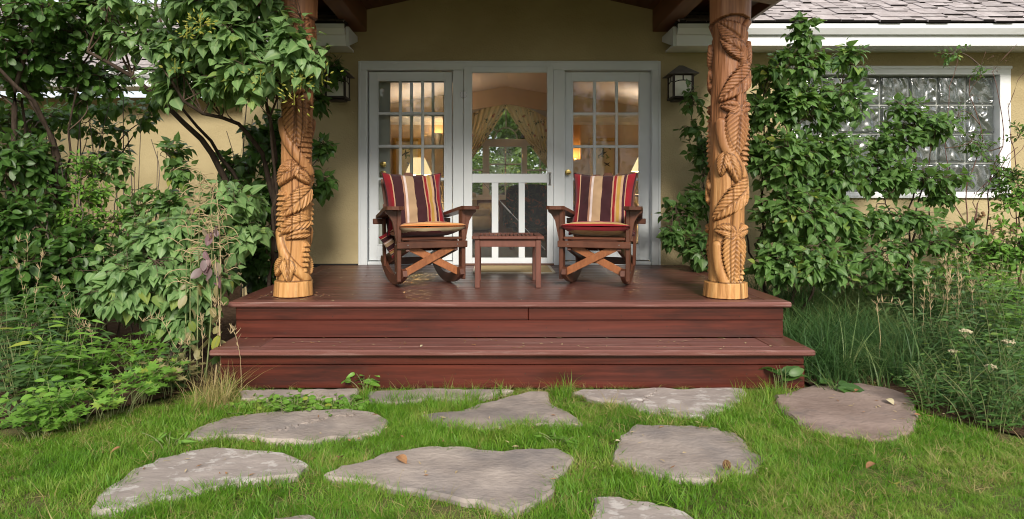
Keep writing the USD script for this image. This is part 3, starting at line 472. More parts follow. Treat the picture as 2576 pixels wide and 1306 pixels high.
# the window at the back, arched above a casement
Q = lambda u, v: (X(u, BB), Z(v, BB))
o1 = [(1176, 355), (1222, 355), (1316, 355), (1384, 355)]
back = shapely.box(bxl, FZ, bxr, 3.3)
holes = [shapely.box(*Q(1150, 490), *Q(1214, 366)), shapely.box(*Q(1231, 490), *Q(1312, 369)), shapely.box(*Q(1326, 490), *Q(1392, 366))]
ac, ar = Q(1273, 350), X(1273 + 95, BB) - X(1273, BB)
archw = shapely.Point(*ac).buffer(ar, 24).intersection(shapely.box(-9, ac[1], 9, 9)); holes.append(archw)
wb = back
for h_ in holes: wb = wb.difference(h_)
low = shapely.box(bxl, FZ, bxr, Q(0, 500)[1])
bw_ = house.part("back_window", prism(wb.difference(low).intersection(shapely.Point(*Q(1273, 400)).buffer(1.3)), BB, BB + 0.09, "y"), "room_white")
house.part("room_wall", prism(wb.difference(low).difference(shapely.Point(*Q(1273, 400)).buffer(1.3)), BB + 0.001, BB + 0.08, "y"), "room_wall")
house.part("wainscot_panel", prism(low, BB + 0.001, BB + 0.08, "y"), "wainscot")
house.part("window_stool", box(bxl, bxr, BB - 0.07, BB + 0.001, Q(0, 503)[1], Q(0, 497)[1], 0.006), "room_white", under=bw_)
def mun(u0, v0, u1, v1, w=0.022):
    a, b = Q(u0, v0), Q(u1, v1); house.part("muntin", bar((a[0], BB + 0.045, a[1]), (b[0], BB + 0.045, b[1]), w, 0.03, up=(0, 1, 0)), "room_white", under=bw_)
mun(1271.5, 369, 1271.5, 490); mun(1231, 413, 1312, 413); mun(1231, 455, 1312, 455); mun(1182, 366, 1182, 490); mun(1359, 366, 1359, 490); mun(1150, 428, 1214, 428); mun(1326, 428, 1392, 428)
mun(1273, 322, 1273, 258)
for a in (40, 140): mun(1273 + 28 * math.cos(math.radians(a)), 350 - 28 * math.sin(math.radians(a)), 1273 + 95 * math.cos(math.radians(a)), 350 - 95 * math.sin(math.radians(a)))
arcp = [(lambda q: (q[0], BB + 0.045, q[1]))(Q(1273 + 28 * math.cos(t), 349 - 28 * math.sin(t))) for t in np.linspace(0, math.pi, 15)]
house.part("muntin", tube(arcp, 0.013, 6), "room_white", under=bw_)
for h_ in holes[:3]:
    a, b, c, e = h_.bounds; house.part("pane", quad((a, BB + 0.05, b), (c, BB + 0.05, b), (c, BB + 0.05, e), (a, BB + 0.05, e)), "window_glass", under=bw_)
v, f = prism(archw, BB + 0.049, BB + 0.052, "y"); house.part("pane", (v, f), "window_glass", under=bw_)
def curtain(s, label):
    t, q = np.meshgrid(np.linspace(0, 1, 26), np.linspace(0, 1, 60), indexing="ij")
    outer, inner = 1273 + s * 122, 1273 + s * (-3)
    ut = inner + (outer - inner) * q; vt = 263 + 0.0032 * (ut - 1273) ** 2
    gat = 1273 + s * (104 + 16 * q); vb = 425 + 12 * q
    sw = 1 - (1 - t) ** 1.25
    u = ut + (gat - ut) * t ** (1.15); v = vt + (vb - vt) * t
    d = BB - 0.10 - 0.045 * np.sin(q * 2 * np.pi * 9 + 0.6 * np.sin(t * 4)) * (0.55 + 0.45 * t) - 0.05 * np.sin(np.pi * t)
    V = np.stack([X(u, d), d, Z(v, d)], -1).reshape(-1, 3); n = 60; i, j = np.meshgrid(np.arange(25), np.arange(59), indexing="ij"); k = (i * n + j).ravel()
    V2 = V.copy()
    tail = []
    F = np.vstack([np.stack([k, k + 1, k + n + 1], 1), np.stack([k, k + n + 1, k + n], 1)])
    # the tail below the tie-back
    t2, q2 = np.meshgrid(np.linspace(0, 1, 10), np.linspace(0, 1, 24), indexing="ij"); u2 = 1273 + s * (104 + 16 * q2 - 5 * t2 * (1 - 2 * q2)); v2 = 425 + 12 * q2 + t2 * 130; dd = BB - 0.12 - 0.03 * np.sin(q2 * 2 * np.pi * 4)
    W = np.stack([X(u2, dd), dd, Z(v2, dd)], -1).reshape(-1, 3); n = 24; i, j = np.meshgrid(np.arange(9), np.arange(23), indexing="ij"); k = (i * n + j).ravel(); F2 = np.vstack([np.stack([k, k + 1, k + n + 1], 1), np.stack([k, k + n + 1, k + n], 1)])
    th = Thing("curtain", label, "curtain", V.min(0), group=None)
    th.part("drape", (V, F), "curtain_cloth", smooth=True); th.part("tail", (W, F2), "curtain_cloth", smooth=True)
curtain(-1, "cream floral curtain swept to the left of the arched window indoors")
curtain(1, "cream floral curtain swept to the right of the arched window indoors")
def picture(u0, label):
    d = RB - 0.012; x0, x1, z0, z1 = X(u0, d), X(u0 + 72, d), Z(470, d), Z(347, d); w = 0.055
    th = Thing("framed_picture", label, "framed picture", (x0, d, z0))
    th.part("frame", join(box(x0, x0 + w, d - 0.03, d, z0, z1, 0.01), box(x1 - w, x1, d - 0.03, d, z0, z1, 0.01), box(x0 + w, x1 - w, d - 0.0295, d, z1 - w, z1, 0.01), box(x0 + w, x1 - w, d - 0.0295, d, z0, z0 + w, 0.01)), "gilt")
    th.part("mount", box(x0 + w, x1 - w, d - 0.008, d - 0.002, z0 + w, z1 - w), "print_mat")
    a, b, c, e = x0 + w + 0.03, x1 - w - 0.03, z0 + w + 0.06, z1 - w - 0.05
    th.part("print", box(a, b, d - 0.012, d - 0.0085, c, e), "print_paper")
    def bird(cx, cz, k, m, rot):
        pts = np.array([(-1.0, 0), (-.35, .18), (-.1, .25), (.35, .95), (.25, .2), (.6, .1), (1.1, .02), (.6, -.12), (.1, -.2), (-.45, -.75), (-.3, -.1), (-1.1, -.25)]) * k
        c_, s_ = math.cos(rot), math.sin(rot); pts = pts @ np.array([[c_, s_], [-s_, c_]]) + (cx, cz); return prism(Polygon(pts).buffer(0.001), d - 0.0145, d - 0.0125, "y")
    xm, zm = (a + b) / 2, (c + e) / 2
    th.part("bird_drawing", join(bird(xm - 0.02, e - 0.14, 0.07, 0, 0.4), bird(xm + 0.05, e - 0.31, 0.055, 0, -0.6)), "print_ink")
    th.part("leaf_drawing", join(*(prism(shapely.affinity.rotate(shapely.affinity.scale(shapely.Point(a + 0.05 + rng.uniform(0, b - a - 0.1), e - rng.uniform(0.03, 0.22)).buffer(0.02), 1.6, 0.6), rng.uniform(0, 180)), d - 0.0138, d - 0.0125, "y") for _ in range(9))), "print_leaf")
picture(988, "gold framed bird print behind the left French door")
picture(1483, "gold framed bird print behind the right French door")
def table_lamp(u, d, vt, vb, r0, r1, label, energy):
    x = X(u, d); zt, zb = Z(vt, d), Z(vb, d)
    th = Thing("table_lamp", label, "lamp", (x, d, FZ + 0.75))
    v, f = lathe([(r1, 0), (r0, zt - zb), (r0 - 0.006, zt - zb), (r1 - 0.006, 0), (r1, 0)], (x, d, zb), 32); th.part("lamp_shade", (v, f), "lamp_shade", smooth=40)
    v, f = lathe([(0, 0), (0.085, 0), (0.085, 0.02), (0.03, 0.05), (0.055, 0.15), (0.06, 0.22), (0.02, 0.33), (0.012, zb - FZ - 0.70), (0, zb - FZ - 0.70)], (x, d, FZ + 0.75), 24); th.part("lamp_base", (v, f), "brass", smooth=40)
    L = UsdLux.SphereLight.Define(stage, th.path + "/bulb"); L.AddTranslateOp().Set(Gf.Vec3d(0, 0, zb - FZ - 0.75 + (zt - zb) * 0.6)); L.CreateRadiusAttr(0.05); L.CreateIntensityAttr(energy); L.CreateColorAttr(Gf.Vec3f(1, 0.84, 0.66))
    tb = Thing("lamp_table", label.replace("lit cream shaded lamp", "small dark table carrying the lamp"), "table", (x, d, FZ))
    tb.part("tabletop", box(x - 0.25, x + 0.25, d - 0.25, d + 0.25, FZ + 0.72, FZ + 0.748, 0.008), "wainscot")
    for a in (-1, 1):
        for b in (-1, 1): tb.part("leg", box(x + a * 0.21 - 0.02, x + a * 0.21 + 0.02, d + b * 0.21 - 0.02, d + b * 0.21 + 0.02, FZ, FZ + 0.719, 0.005), "wainscot")
table_lamp(1053, 9.4, 397, 440, 0.09, 0.20, "lit cream shaded lamp seen through the left French door", 230)
table_lamp(1622, 9.1, 383, 432, 0.06, 0.19, "lit cream shaded lamp at the right edge of the right French door", 230)
ls = Thing("wall_sconce", "white vase shaped wall sconce seen through the left French door", "sconce", (X(1102, RB), RB - 0.09, Z(366, RB)))
v, f = lathe([(0.02, 0), (0.045, 0.10), (0.07, 0.17), (0.085, 0.19), (0.078, 0.19), (0.06, 0.16), (0.02, 0.01)], (X(1102, RB), RB - 0.09, Z(368, RB)), 20); ls.part("bowl", (v, f), "room_white", smooth=40)
ls.part("bracket", box(X(1102, RB) - 0.02, X(1102, RB) + 0.02, RB - 0.07, RB - 0.001, Z(366, RB), Z(360, RB)), "room_white")
L = UsdLux.SphereLight.Define(stage, ls.path + "/bulb"); L.AddTranslateOp().Set(Gf.Vec3d(0, 0, 0.20)); L.CreateRadiusAttr(0.03); L.CreateIntensityAttr(16); L.CreateColorAttr(Gf.Vec3f(1, 0.55, 0.22))
nl_ = Thing("niche_light", "warm light inside the arched niche behind the right French door", "light", (1.315, RB + 0.2, 1.78))
v, f = lathe([(0, 0), (0.05, 0), (0.055, 0.03), (0.02, 0.05), (0, 0.05)], (1.315, RB + 0.22, 1.781), 16); nl_.part("holder", (v, f), "brass", smooth=40)
L = UsdLux.SphereLight.Define(stage, nl_.path + "/bulb"); L.AddTranslateOp().Set(Gf.Vec3d(0, 0.02, 0.10)); L.CreateRadiusAttr(0.03); L.CreateIntensityAttr(14); L.CreateColorAttr(Gf.Vec3f(1, 0.5, 0.15))
def pillow(w, h, t, n=26, pinch=0.10, puff=1.0, wr=0.0, seed=0):
    """A cushion in x (width), z (height), thickness y; corners drawn out, edges drawn in. Returns mesh and the width coordinate 0..1."""
    a, b = np.meshgrid(np.linspace(-1, 1, n), np.linspace(-1, 1, n), indexing="ij")
    k = pinch; xx = a * (1 - k * (1 - b ** 2) * np.abs(a) ** 2.0); zz = b * (1 - k * (1 - a ** 2) * np.abs(b) ** 2.0)
    th = ((1 - np.abs(a) ** 2.6) * (1 - np.abs(b) ** 2.6)) ** (0.42 / puff)
    nz = (meshkit.fbm(np.stack([a * 3.2 + seed, b * 3.2, a * 0], -1), 4, seed) - 0.5) * wr
    V, F, S = [], [], []
    for s in (-1, 1):
        y = s * (t / 2) * th * (1 + nz) + s * 0.004
        V.append(np.stack([xx * w / 2, y, zz * h / 2], -1).reshape(-1, 3)); i, j = np.meshgrid(np.arange(n - 1), np.arange(n - 1), indexing="ij"); q = (i * n + j).ravel()
        f = np.vstack([np.stack([q, q + n, q + n + 1], 1), np.stack([q, q + n + 1, q + 1], 1)]); F.append((f if s < 0 else f[:, ::-1]) + (0 if s < 0 else n * n)); S.append((xx + 1) / 2)
    return np.vstack(V), np.vstack(F), np.tile(a.ravel(), 2), np.tile(b.ravel(), 2)
def rot(v, axis, ang):
    return v @ trimesh.transformations.rotation_matrix(ang, axis)[:3, :3].T
def soft_chair(x, d, ang, m, label, tall):
    th = Thing("armchair", label, "armchair", (x, d, FZ), rotz=ang)
    def soft(cx, cy, cz, w, dd, h):
        v = trimesh.creation.icosphere(3).vertices; f = trimesh.creation.icosphere(3).faces
        v = np.sign(v) * np.abs(v) ** 0.45; v = v / np.abs(v).max(0); return v * [w / 2, dd / 2, h / 2] + [cx, cy, cz], f
    th.part("seat", soft(0, -0.02, 0.32, 0.62, 0.66, 0.26), m, smooth=True); th.part("seat_cushion", soft(0, -0.04, 0.47, 0.52, 0.60, 0.13), m, smooth=True)
    th.part("backrest", soft(0, 0.30, 0.30 + tall / 2, 0.66, 0.18, tall), m, smooth=True)
    for s in (-1, 1):
        th.part("arm", soft(s * 0.34, 0.0, 0.45, 0.14, 0.66, 0.34), m, smooth=True)
        for yy in (-0.28, 0.28): th.part("leg", box(s * 0.27 - 0.025, s * 0.27 + 0.025, yy - 0.025, yy + 0.025, 0, 0.22, 0.004), "wainscot")
soft_chair(X(1178, 10.3), 10.3, 0.5, "cream_cloth", "low cream armchair indoors behind the left panel of the screen door", 0.50)
soft_chair(X(1356, 8.9), 8.9, 2.6, "floral_cloth", "dark floral wing armchair indoors behind the right panel of the screen door", 0.58)
# ------------------------------------------------------------ carved posts
def fans(*spots): return [m for (u, v, du, dv, w) in spots for m in (("leaf", (u, v), (u + du, v + dv), w, 5, 0.9 if du < 0 else -0.9),)]
def carved_post(uc, vb, r, lean, motifs, name_label, crack, topz, seed):
    dpt = FPX * (CAMZ - DECKZ) / (vb - V0) + r * 0.9; xc = X(uc, dpt)
    nth, nz = 200, 560; H = 3.04 - DECKZ
    th_, zz = np.meshgrid(np.linspace(-np.pi, np.pi, nth, endpoint=False), np.linspace(0, H, nz), indexing="ij")
    R0 = r * 0.80; s = th_ * R0                                 # arc length, 0 faces the camera, + to the right
    hgt = np.zeros_like(s); groove = np.zeros_like(s)
    rr = np.random.default_rng(seed)
    hgt += (meshkit.fbm(np.stack([np.cos(th_) * 3, np.sin(th_) * 3, zz * 2.2], -1), 3, seed) - 0.5) * 0.018 + (meshkit.noise(np.stack([np.cos(th_) * 22, np.sin(th_) * 22, zz * 9], -1), seed) - 0.5) * 0.003
    def local(u, v, off):
        """Arc position and height of the photograph's point (u, v) on the shaft; off turns the motif round the post."""
        dsurf = dpt - r * 0.8; x = (u - uc) * dsurf / FPX; return math.asin(max(-0.97, min(0.97, x / r))) * R0 + off, Z(v, dsurf) - DECKZ
    per = 2 * np.pi * R0
    def dist(s0): return (s - s0 + per / 2) % per - per / 2
    def blend(h, g, inside):
        nonlocal hgt, groove
        up = inside & (h > hgt - 0.004); hgt = np.where(up, h, hgt); groove = np.where(up, 0.82 * g, groove)
    for off in (0.0, per / 2):
        for m in motifs:
            if m[0] == "vine":
                pts = np.array([local(u, v, off) for u, v in m[1]]); w = m[2]; pp = smoothpath(np.c_[pts, pts[:, :1] * 0], 40)[:, :2]; best = np.full_like(s, 9.0)
                for a, b in zip(pp[:-1], pp[1:]):
                    dx, dz = dist(a[0]), zz - a[1]; e = b - a; L2 = (e ** 2).sum() + 1e-12; t = np.clip((dx * e[0] + dz * e[1]) / L2, 0, 1); best = np.minimum(best, np.hypot(dx - t * e[0], dz - t * e[1]))
                ins = best < w; h = 0.004 + 0.026 * np.sqrt(np.clip(1 - (best / w) ** 2, 0, 1)); blend(h, 0.75 * np.exp(-((best / w - 1.0) / 0.10) ** 2), ins)
                groove = np.maximum(groove, 0.8 * np.exp(-((best / w - 1.04) / 0.09) ** 2) * (best > w))
            elif m[0] == "leaf":
                (u0, v0), (u1, v1), wid, nl = m[1], m[2], m[3], m[4]
                a, b = np.array(local(u0, v0, off)), np.array(local(u1, v1, off)); e = b - a; L = np.hypot(*e); e /= L
                dx, dz = dist(a[0]), zz - a[1]; p = (dx * e[0] + dz * e[1]) / L; q = dx * -e[1] + dz * e[0]; q = q + 0.10 * L * np.sin(p * 3.0) * (m[5] if len(m) > 5 else 0)
                ph = p * nl * 1.15 - np.abs(q) / wid * 2.6; saw = ph - np.floor(ph)
                W = wid * np.clip(np.sin(np.pi * np.clip(p, 0.001, 0.999) ** 0.62), 0, 1) ** 0.65 * (0.90 + 0.20 * saw)
                ins = (p > 0) & (p < 1) & (np.abs(q) < W); ed = np.clip((W - np.abs(q)) / 0.010, 0, 1)
                h = 0.010 + 0.024 * ed ** 0.5 * (0.6 + 0.4 * np.sin(np.pi * np.clip(p, 0, 1))) + 0.008 * (np.abs(saw - 0.5) * -2 + 0.5) - 0.011 * np.exp(-(q / 0.0065) ** 2)
                g = np.maximum(0.85 * np.exp(-((saw - 0.02) / 0.09) ** 2) + 0.5 * np.exp(-((saw - 0.98) / 0.07) ** 2), 0.8 * np.exp(-(q / 0.005) ** 2)); blend(h, np.clip(g, 0, 0.9), ins)
                rim = (p > -0.03) & (p < 1.03) & (np.abs(q) >= W) & (np.abs(q) < W + 0.010); groove = np.maximum(groove, 0.7 * rim)
            elif m[0] == "curl":                                # an arched, fluted lobe
                (u0, v0), ru, rv, nl = m[1], m[2], m[3], m[4]; c = np.array(local(u0, v0, off)); k = (dpt - r) / FPX
                dx, dz = dist(c[0]) / (ru * k), (zz - c[1]) / (rv * k); rad = np.hypot(dx, dz); an = np.arctan2(dz, dx); fl = an / np.pi * nl; saw = fl - np.floor(fl)
                ins = (rad < 0.86 + 0.14 * np.sin(np.pi * saw)) & (rad > 0.0); h = 0.008 + 0.030 * np.clip(1 - rad ** 3, 0, 1) ** 0.5 + 0.007 * (np.sin(np.pi * saw) - 0.6)
                blend(h, np.clip(0.85 * np.exp(-((saw - 0.5) / 0.5) ** 8) * 0 + 0.85 * (np.exp(-(saw / 0.10) ** 2) + np.exp(-((1 - saw) / 0.10) ** 2)), 0, 0.9), ins)
                groove = np.maximum(groove, 0.7 * ((rad >= 1.0) & (rad < 1.13)))
            elif m[0] == "grapes":
                (u0, v0), (u1, v1), wid = m[1], m[2], m[3]; a, b = np.array(local(u0, v0, off)), np.array(local(u1, v1, off)); e = b - a; L = np.hypot(*e); e /= L
                dx, dz = dist(a[0]), zz - a[1]; p = dx * e[0] + dz * e[1]; q = dx * -e[1] + dz * e[0]; W = wid * np.clip(np.sin(np.pi * np.clip(0.12 + 0.88 * p / L, 0, 1)), 0, 1) ** 0.5
                ins = (p > 0) & (p < L) & (np.abs(q) < W); row = p / 0.036; fr = row - np.floor(row); col = q / 0.026 + 0.5 * (np.floor(row) % 2); fc = col - np.floor(col)
                h = 0.012 + 0.020 * (fr * np.clip((1 - fr) / 0.18, 0, 1)) + 0.006 * np.sin(np.pi * fc) * fr; blend(h, np.clip(0.95 * np.exp(-((1 - fr) / 0.16) ** 2) + 0.5 * np.exp(-(fc / 0.1) ** 2) + 0.3 * np.exp(-(fr / .1) ** 2), 0, 0.95), ins)
    for c_s, c0, c1, w in crack:                                 # drying cracks
        cx = dist(c_s + 0.006 * np.sin(zz * 9 + seed)); ins = (zz > c0) & (zz < c1); d_ = np.exp(-(cx / w) ** 2) * ins; hgt -= 0.012 * d_; groove = np.maximum(groove, 0.9 * d_)
    rad = R0 + hgt
    base_h = 0.105
    plinth = r * (1.0 + 0.05 * np.clip(1 - zz / base_h, 0, 1)) + (meshkit.noise(np.stack([np.cos(th_) * 9, np.sin(th_) * 9, zz * 3], -1), seed + 3) - 0.5) * 0.008
    rad = np.where(zz < base_h, plinth, rad); groove = np.where(zz < base_h, 0.35 * (meshkit.noise(np.stack([th_ * 14, zz * 2, zz * 0], -1), 2) > 0.8), groove)
    groove = np.maximum(groove, 0.7 * ((zz >= base_h) & (zz < base_h + 0.012)))
    for c_s, c0, c1, w in crack:
        cx = dist(c_s + 0.006 * np.sin(zz * 9 + seed)); ins = (zz > c0) & (zz < c1) & (zz < base_h) & (w > 0.004); d_ = np.exp(-(cx / w) ** 2) * ins; rad = rad - 0.02 * d_; groove = np.maximum(groove, 0.95 * d_)
    tz = topz - DECKZ; tw = 0.012 * np.sin(th_ * 2 + seed) + 0.010 * np.cos(th_)
    topm = zz > tz + tw; rad = np.where(topm, r * 0.97 + (meshkit.noise(np.stack([np.cos(th_) * 4, np.sin(th_) * 4, zz * 3], -1), seed + 9) - 0.5) * 0.008, rad); groove = np.where(topm, 0, groove)
    groove = np.maximum(groove, 0.75 * ((zz <= tz + tw) & (zz > tz + tw - 0.014)))
    V = np.stack([xc + lean * zz / H + rad * np.sin(th_), dpt - rad * np.cos(th_), DECKZ + 0.004 + zz], -1).reshape(-1, 3)
    i, j = np.meshgrid(np.arange(nth), np.arange(nz - 1), indexing="ij"); a = (i * nz + j).ravel(); b = (((i + 1) % nth) * nz + j).ravel()
    F = np.vstack([np.stack([a, b, b + 1], 1), np.stack([a, b + 1, a + 1], 1)])
    base_ring = V.reshape(nth, nz, 3)[:, 0].mean(0); kk = len(V); V = np.vstack([V, base_ring]); jj = np.arange(nth) * nz; F = np.vstack([F, np.stack([np.full(nth, kk), np.roll(jj, -1), jj], 1)])
    t = Thing("carved_post", name_label, "carved post", (xc, dpt, DECKZ))
    t.part("carved_log", (V, F), "post_wood", smooth=50, attrs=None) if False else None
    path = numbered(t.path, "carved_log"); m_ = put(path, (V, F), "post_wood", True, t.base, {"groove": np.r_[np.clip(groove, 0, 1).ravel(), 0]})
    t.part("metal_foot", lathe([(0, 0), (r * 0.93, 0), (r * 0.93, 0.007), (0, 0.007)], (xc, dpt, DECKZ + 0.0012), 40), "iron")
ml = [("vine", [(712, 30), (780, 110), (770, 190)], 0.030), ("leaf", (775, 50), (705, 62), 0.060, 6), ("leaf", (712, 40), (762, 175), 0.070, 6), ("leaf", (785, 180), (702, 252), 0.070, 7), ("leaf", (746, 244), (752, 376), 0.085, 8), *fans((746, 256, -44, 18, .036), (752, 258, 34, 14, .034)),
      ("grapes", (776, 296), (772, 428), 0.046), ("vine", [(698, 305), (716, 345), (748, 385), (786, 432)], 0.036), ("leaf", (757, 416), (698, 470), 0.064, 6, 0.8), ("leaf", (752, 432), (784, 466), 0.036, 5), ("leaf", (745, 412), (700, 428), 0.038, 5, -0.6),
      ("grapes", (710, 482), (708, 600), 0.044), ("leaf", (788, 474), (708, 550), 0.066, 7), ("leaf", (784, 556), (706, 590), 0.060, 6, 0.9), *fans((784, 590, -60, 14, .034)), ("vine", [(700, 588), (714, 630), (745, 668), (784, 708)], 0.034), ("leaf", (724, 650), (694, 700), 0.044, 7), ("leaf", (732, 655), (738, 714), 0.040, 3), ("grapes", (780, 612), (776, 694), 0.026)]
mr_ = [("vine", [(1880, 48), (1858, 62), (1842, 100), (1862, 180)], 0.028), ("leaf", (1850, 112), (1780, 52), 0.078, 8), ("leaf", (1856, 148), (1782, 92), 0.054, 7), ("leaf", (1872, 100), (1870, 172), 0.044, 6), ("leaf", (1876, 166), (1784, 256), 0.080, 9), ("vine", [(1885, 212), (1862, 204), (1840, 230), (1838, 290)], 0.024),
       ("leaf", (1838, 268), (1826, 406), 0.080, 10), *fans((1834, 276, -48, -8, .042), (1842, 276, 40, -6, .040)), ("grapes", (1862, 290), (1860, 424), 0.052), ("vine", [(1788, 310), (1797, 360), (1832, 410), (1876, 470)], 0.038), ("leaf", (1800, 385), (1790, 445), 0.040, 6), ("leaf", (1806, 390), (1846, 474), 0.036, 6),
       ("leaf", (1880, 456), (1776, 556), 0.080, 9), ("vine", [(1874, 505), (1852, 500), (1838, 530), (1834, 600)], 0.026), ("leaf", (1834, 580), (1826, 724), 0.080, 11), *fans((1830, 590, -52, -10, .044), (1838, 588, 42, -8, .042)),
       ("vine", [(1784, 620), (1788, 665), (1808, 718)], 0.034), ("grapes", (1858, 612), (1854, 662), 0.028), ("grapes", (1848, 668), (1846, 718), 0.034)]
carved_post(738, 750, 0.133, 0.055, ml, "carved log post left of the steps, lower half pale orange", [(0.01, 0.0, 1.5, 0.0030), (-0.035, 0.0, 0.12, 0.0028), (0.055, 0.5, 2.2, 0.0026), (0.045, 0.0, 0.1, 0.0026)], Z(26, 4.5), 3)
carved_post(1824, 754, 0.145, 0.045, mr_, "carved log post right of the steps, split at its foot", [(0.052, 0.0, 0.32, 0.0060), (-0.012, 0.0, 0.9, 0.0028), (0.03, 1.0, 2.3, 0.0026), (-0.06, 0.0, 0.1, 0.0026)], Z(42, 4.5), 8)
# ------------------------------------------------------------ rocking chairs, cushions, table, mat, lanterns
def rocking_chair(base, ang, label):
    c = Thing("rocking_chair", label, "rocking chair", base, rotz=ang, group=None); W = "chair_wood"
    R, th0 = 0.84, np.linspace(-0.50, 0.62, 26)
    for s in (-1, 1):
        x = s * 0.262
        c.part("front_leg", box(x - 0.016, x + 0.016, -0.335, -0.245, 0.055, 0.612, 0.004), W)
        lo = np.stack([R * np.sin(th0), R - R * np.cos(th0)], 1); r2 = R - 0.078 * np.clip(np.minimum((th0 + 0.56) / 0.10, (0.70 - th0) / 0.14), 0.55, 1); hi = np.stack([r2 * np.sin(th0), R - r2 * np.cos(th0)], 1)
        xr = s * 0.229; c.part("rocker", prism(Polygon(np.vstack([lo, hi[::-1]])).simplify(0.0005), xr - 0.0165, xr + 0.0165, "x"), W, smooth=30)
        br = Polygon([(0.280, 0.36), (0.292, 0.42), (0.312, 0.52), (0.345, 0.575), (0.368, 0.590), (0.370, 0.611), (0.279, 0.611)]); v, f = prism(br, -0.325, -0.290, "y"); v[:, 0] *= s; c.part("arm_bracket", (v, f if s > 0 else f[:, ::-1]), W)
        ar = Polygon([(0.225, 0.34), (0.235, -0.20), (0.232, -0.36), (0.245, -0.40), (0.285, -0.425), (0.335, -0.425), (0.368, -0.40), (0.374, -0.35), (0.366, -0.20), (0.335, 0.10), (0.315, 0.34), (0.30, 0.36), (0.24, 0.36)]).buffer(0.012).buffer(-0.012)
        m1 = prism(ar, 0.613, 0.640); v, f = m1; v[:, 2] += -(v[:, 1] + 0.33).clip(0) * 0.135; v[:, 0] *= s; c.part("arm", (v, f if s > 0 else f[:, ::-1]), W)
        c.part("side_rail", bar((s * 0.196, -0.33, 0.335), (s * 0.196, 0.50, 0.135), 0.030, 0.095, up=(0, 0, 1)), W)
        c.part("rear_leg", bar((s * 0.247, 0.30, 0.12), (s * 0.262, 0.25, 0.530), 0.022, 0.06, up=(0, 1, 0)), W)
    c.part("front_rail", box(-0.285, 0.285, -0.362, -0.337, 0.312, 0.364, 0.004), W)
    c.part("seat_slat", box(-0.244, 0.244, -0.352, -0.275, 0.372, 0.394, 0.008), W)
    for k in range(1, 7):
        y = -0.265 + k * 0.072; z = 0.383 - (y + 0.30) * 0.235; c.part("seat_slat", bar((-0.21, y, z), (0.21, y, z), 0.062, 0.018, up=(0, 0.23, 1)), W)
    c.part("cross_brace", bar((-0.246, -0.318, 0.105), (0.225, -0.318, 0.345), 0.018, 0.058, up=(0, 0, 1)), "worn_wood", label="front cross brace worn to bare orange wood")
    c.part("cross_brace", bar((0.246, -0.296, 0.105), (-0.225, -0.296, 0.345), 0.018, 0.058, up=(0, 0, 1)), "worn_wood", label="rear cross brace worn to bare orange wood")
    lean = 0.42
    for k in range(5):
        xx = (k - 2) * 0.098; hgt = 0.74 - 0.018 * (k - 2) ** 2; p0 = np.array([xx * 0.92, 0.17, 0.25]); p1 = p0 + [xx * 0.12, math.sin(lean) * hgt, math.cos(lean) * hgt]
        pl = Polygon([(-0.043, 0), (0.043, 0), (0.046, hgt - 0.03), (0.03, hgt), (-0.03, hgt), (-0.046, hgt - 0.03)]); v, f = prism(pl, -0.009, 0.009)
        ax = (p1 - p0) / np.linalg.norm(p1 - p0); v2 = p0 + v[:, :1] * [1, 0, 0] + v[:, 1:2] * ax + v[:, 2:] * np.cross([1, 0, 0], ax); c.part("back_slat", (v2, f), W)
    for t in (0.12, 0.42, 0.66): 
        y, z = 0.17 + math.sin(lean) * t + 0.022, 0.25 + math.cos(lean) * t - 0.01; c.part("back_rail", bar((-0.245, y, z), (0.245, y, z), 0.022, 0.05, up=(0, math.sin(lean), math.cos(lean))), W)
    c.part("arm_rail", box(-0.345, 0.345, 0.292, 0.318, 0.478, 0.524, 0.004), W)
    c.part("rear_stretcher", bar((-0.21, 0.36, 0.15), (0.21, 0.36, 0.15), 0.022, 0.06), W)
    bolts = [tube([(s * 0.279, -0.29, z), (s * 0.283, -0.29, z)], 0.006, 6) for s in (-1, 1) for z in (0.12, 0.34)] + [tube([(s * 0.2, -0.3628, 0.338), (s * 0.2, -0.365, 0.338)], 0.005, 6) for s in (-1, 1)]
    c.part("bolt_heads", join(*bolts), "pewter", kind="stuff")
    return c
LC, RC = (-0.597, 5.43, DECKZ + 0.002), (0.895, 5.435, DECKZ + 0.002); LA, RA = math.radians(21), math.radians(-18)
rocking_chair(LC, LA, "brown wooden rocking chair left of the slatted table"); rocking_chair(RC, RA, "brown wooden rocking chair right of the slatted table")
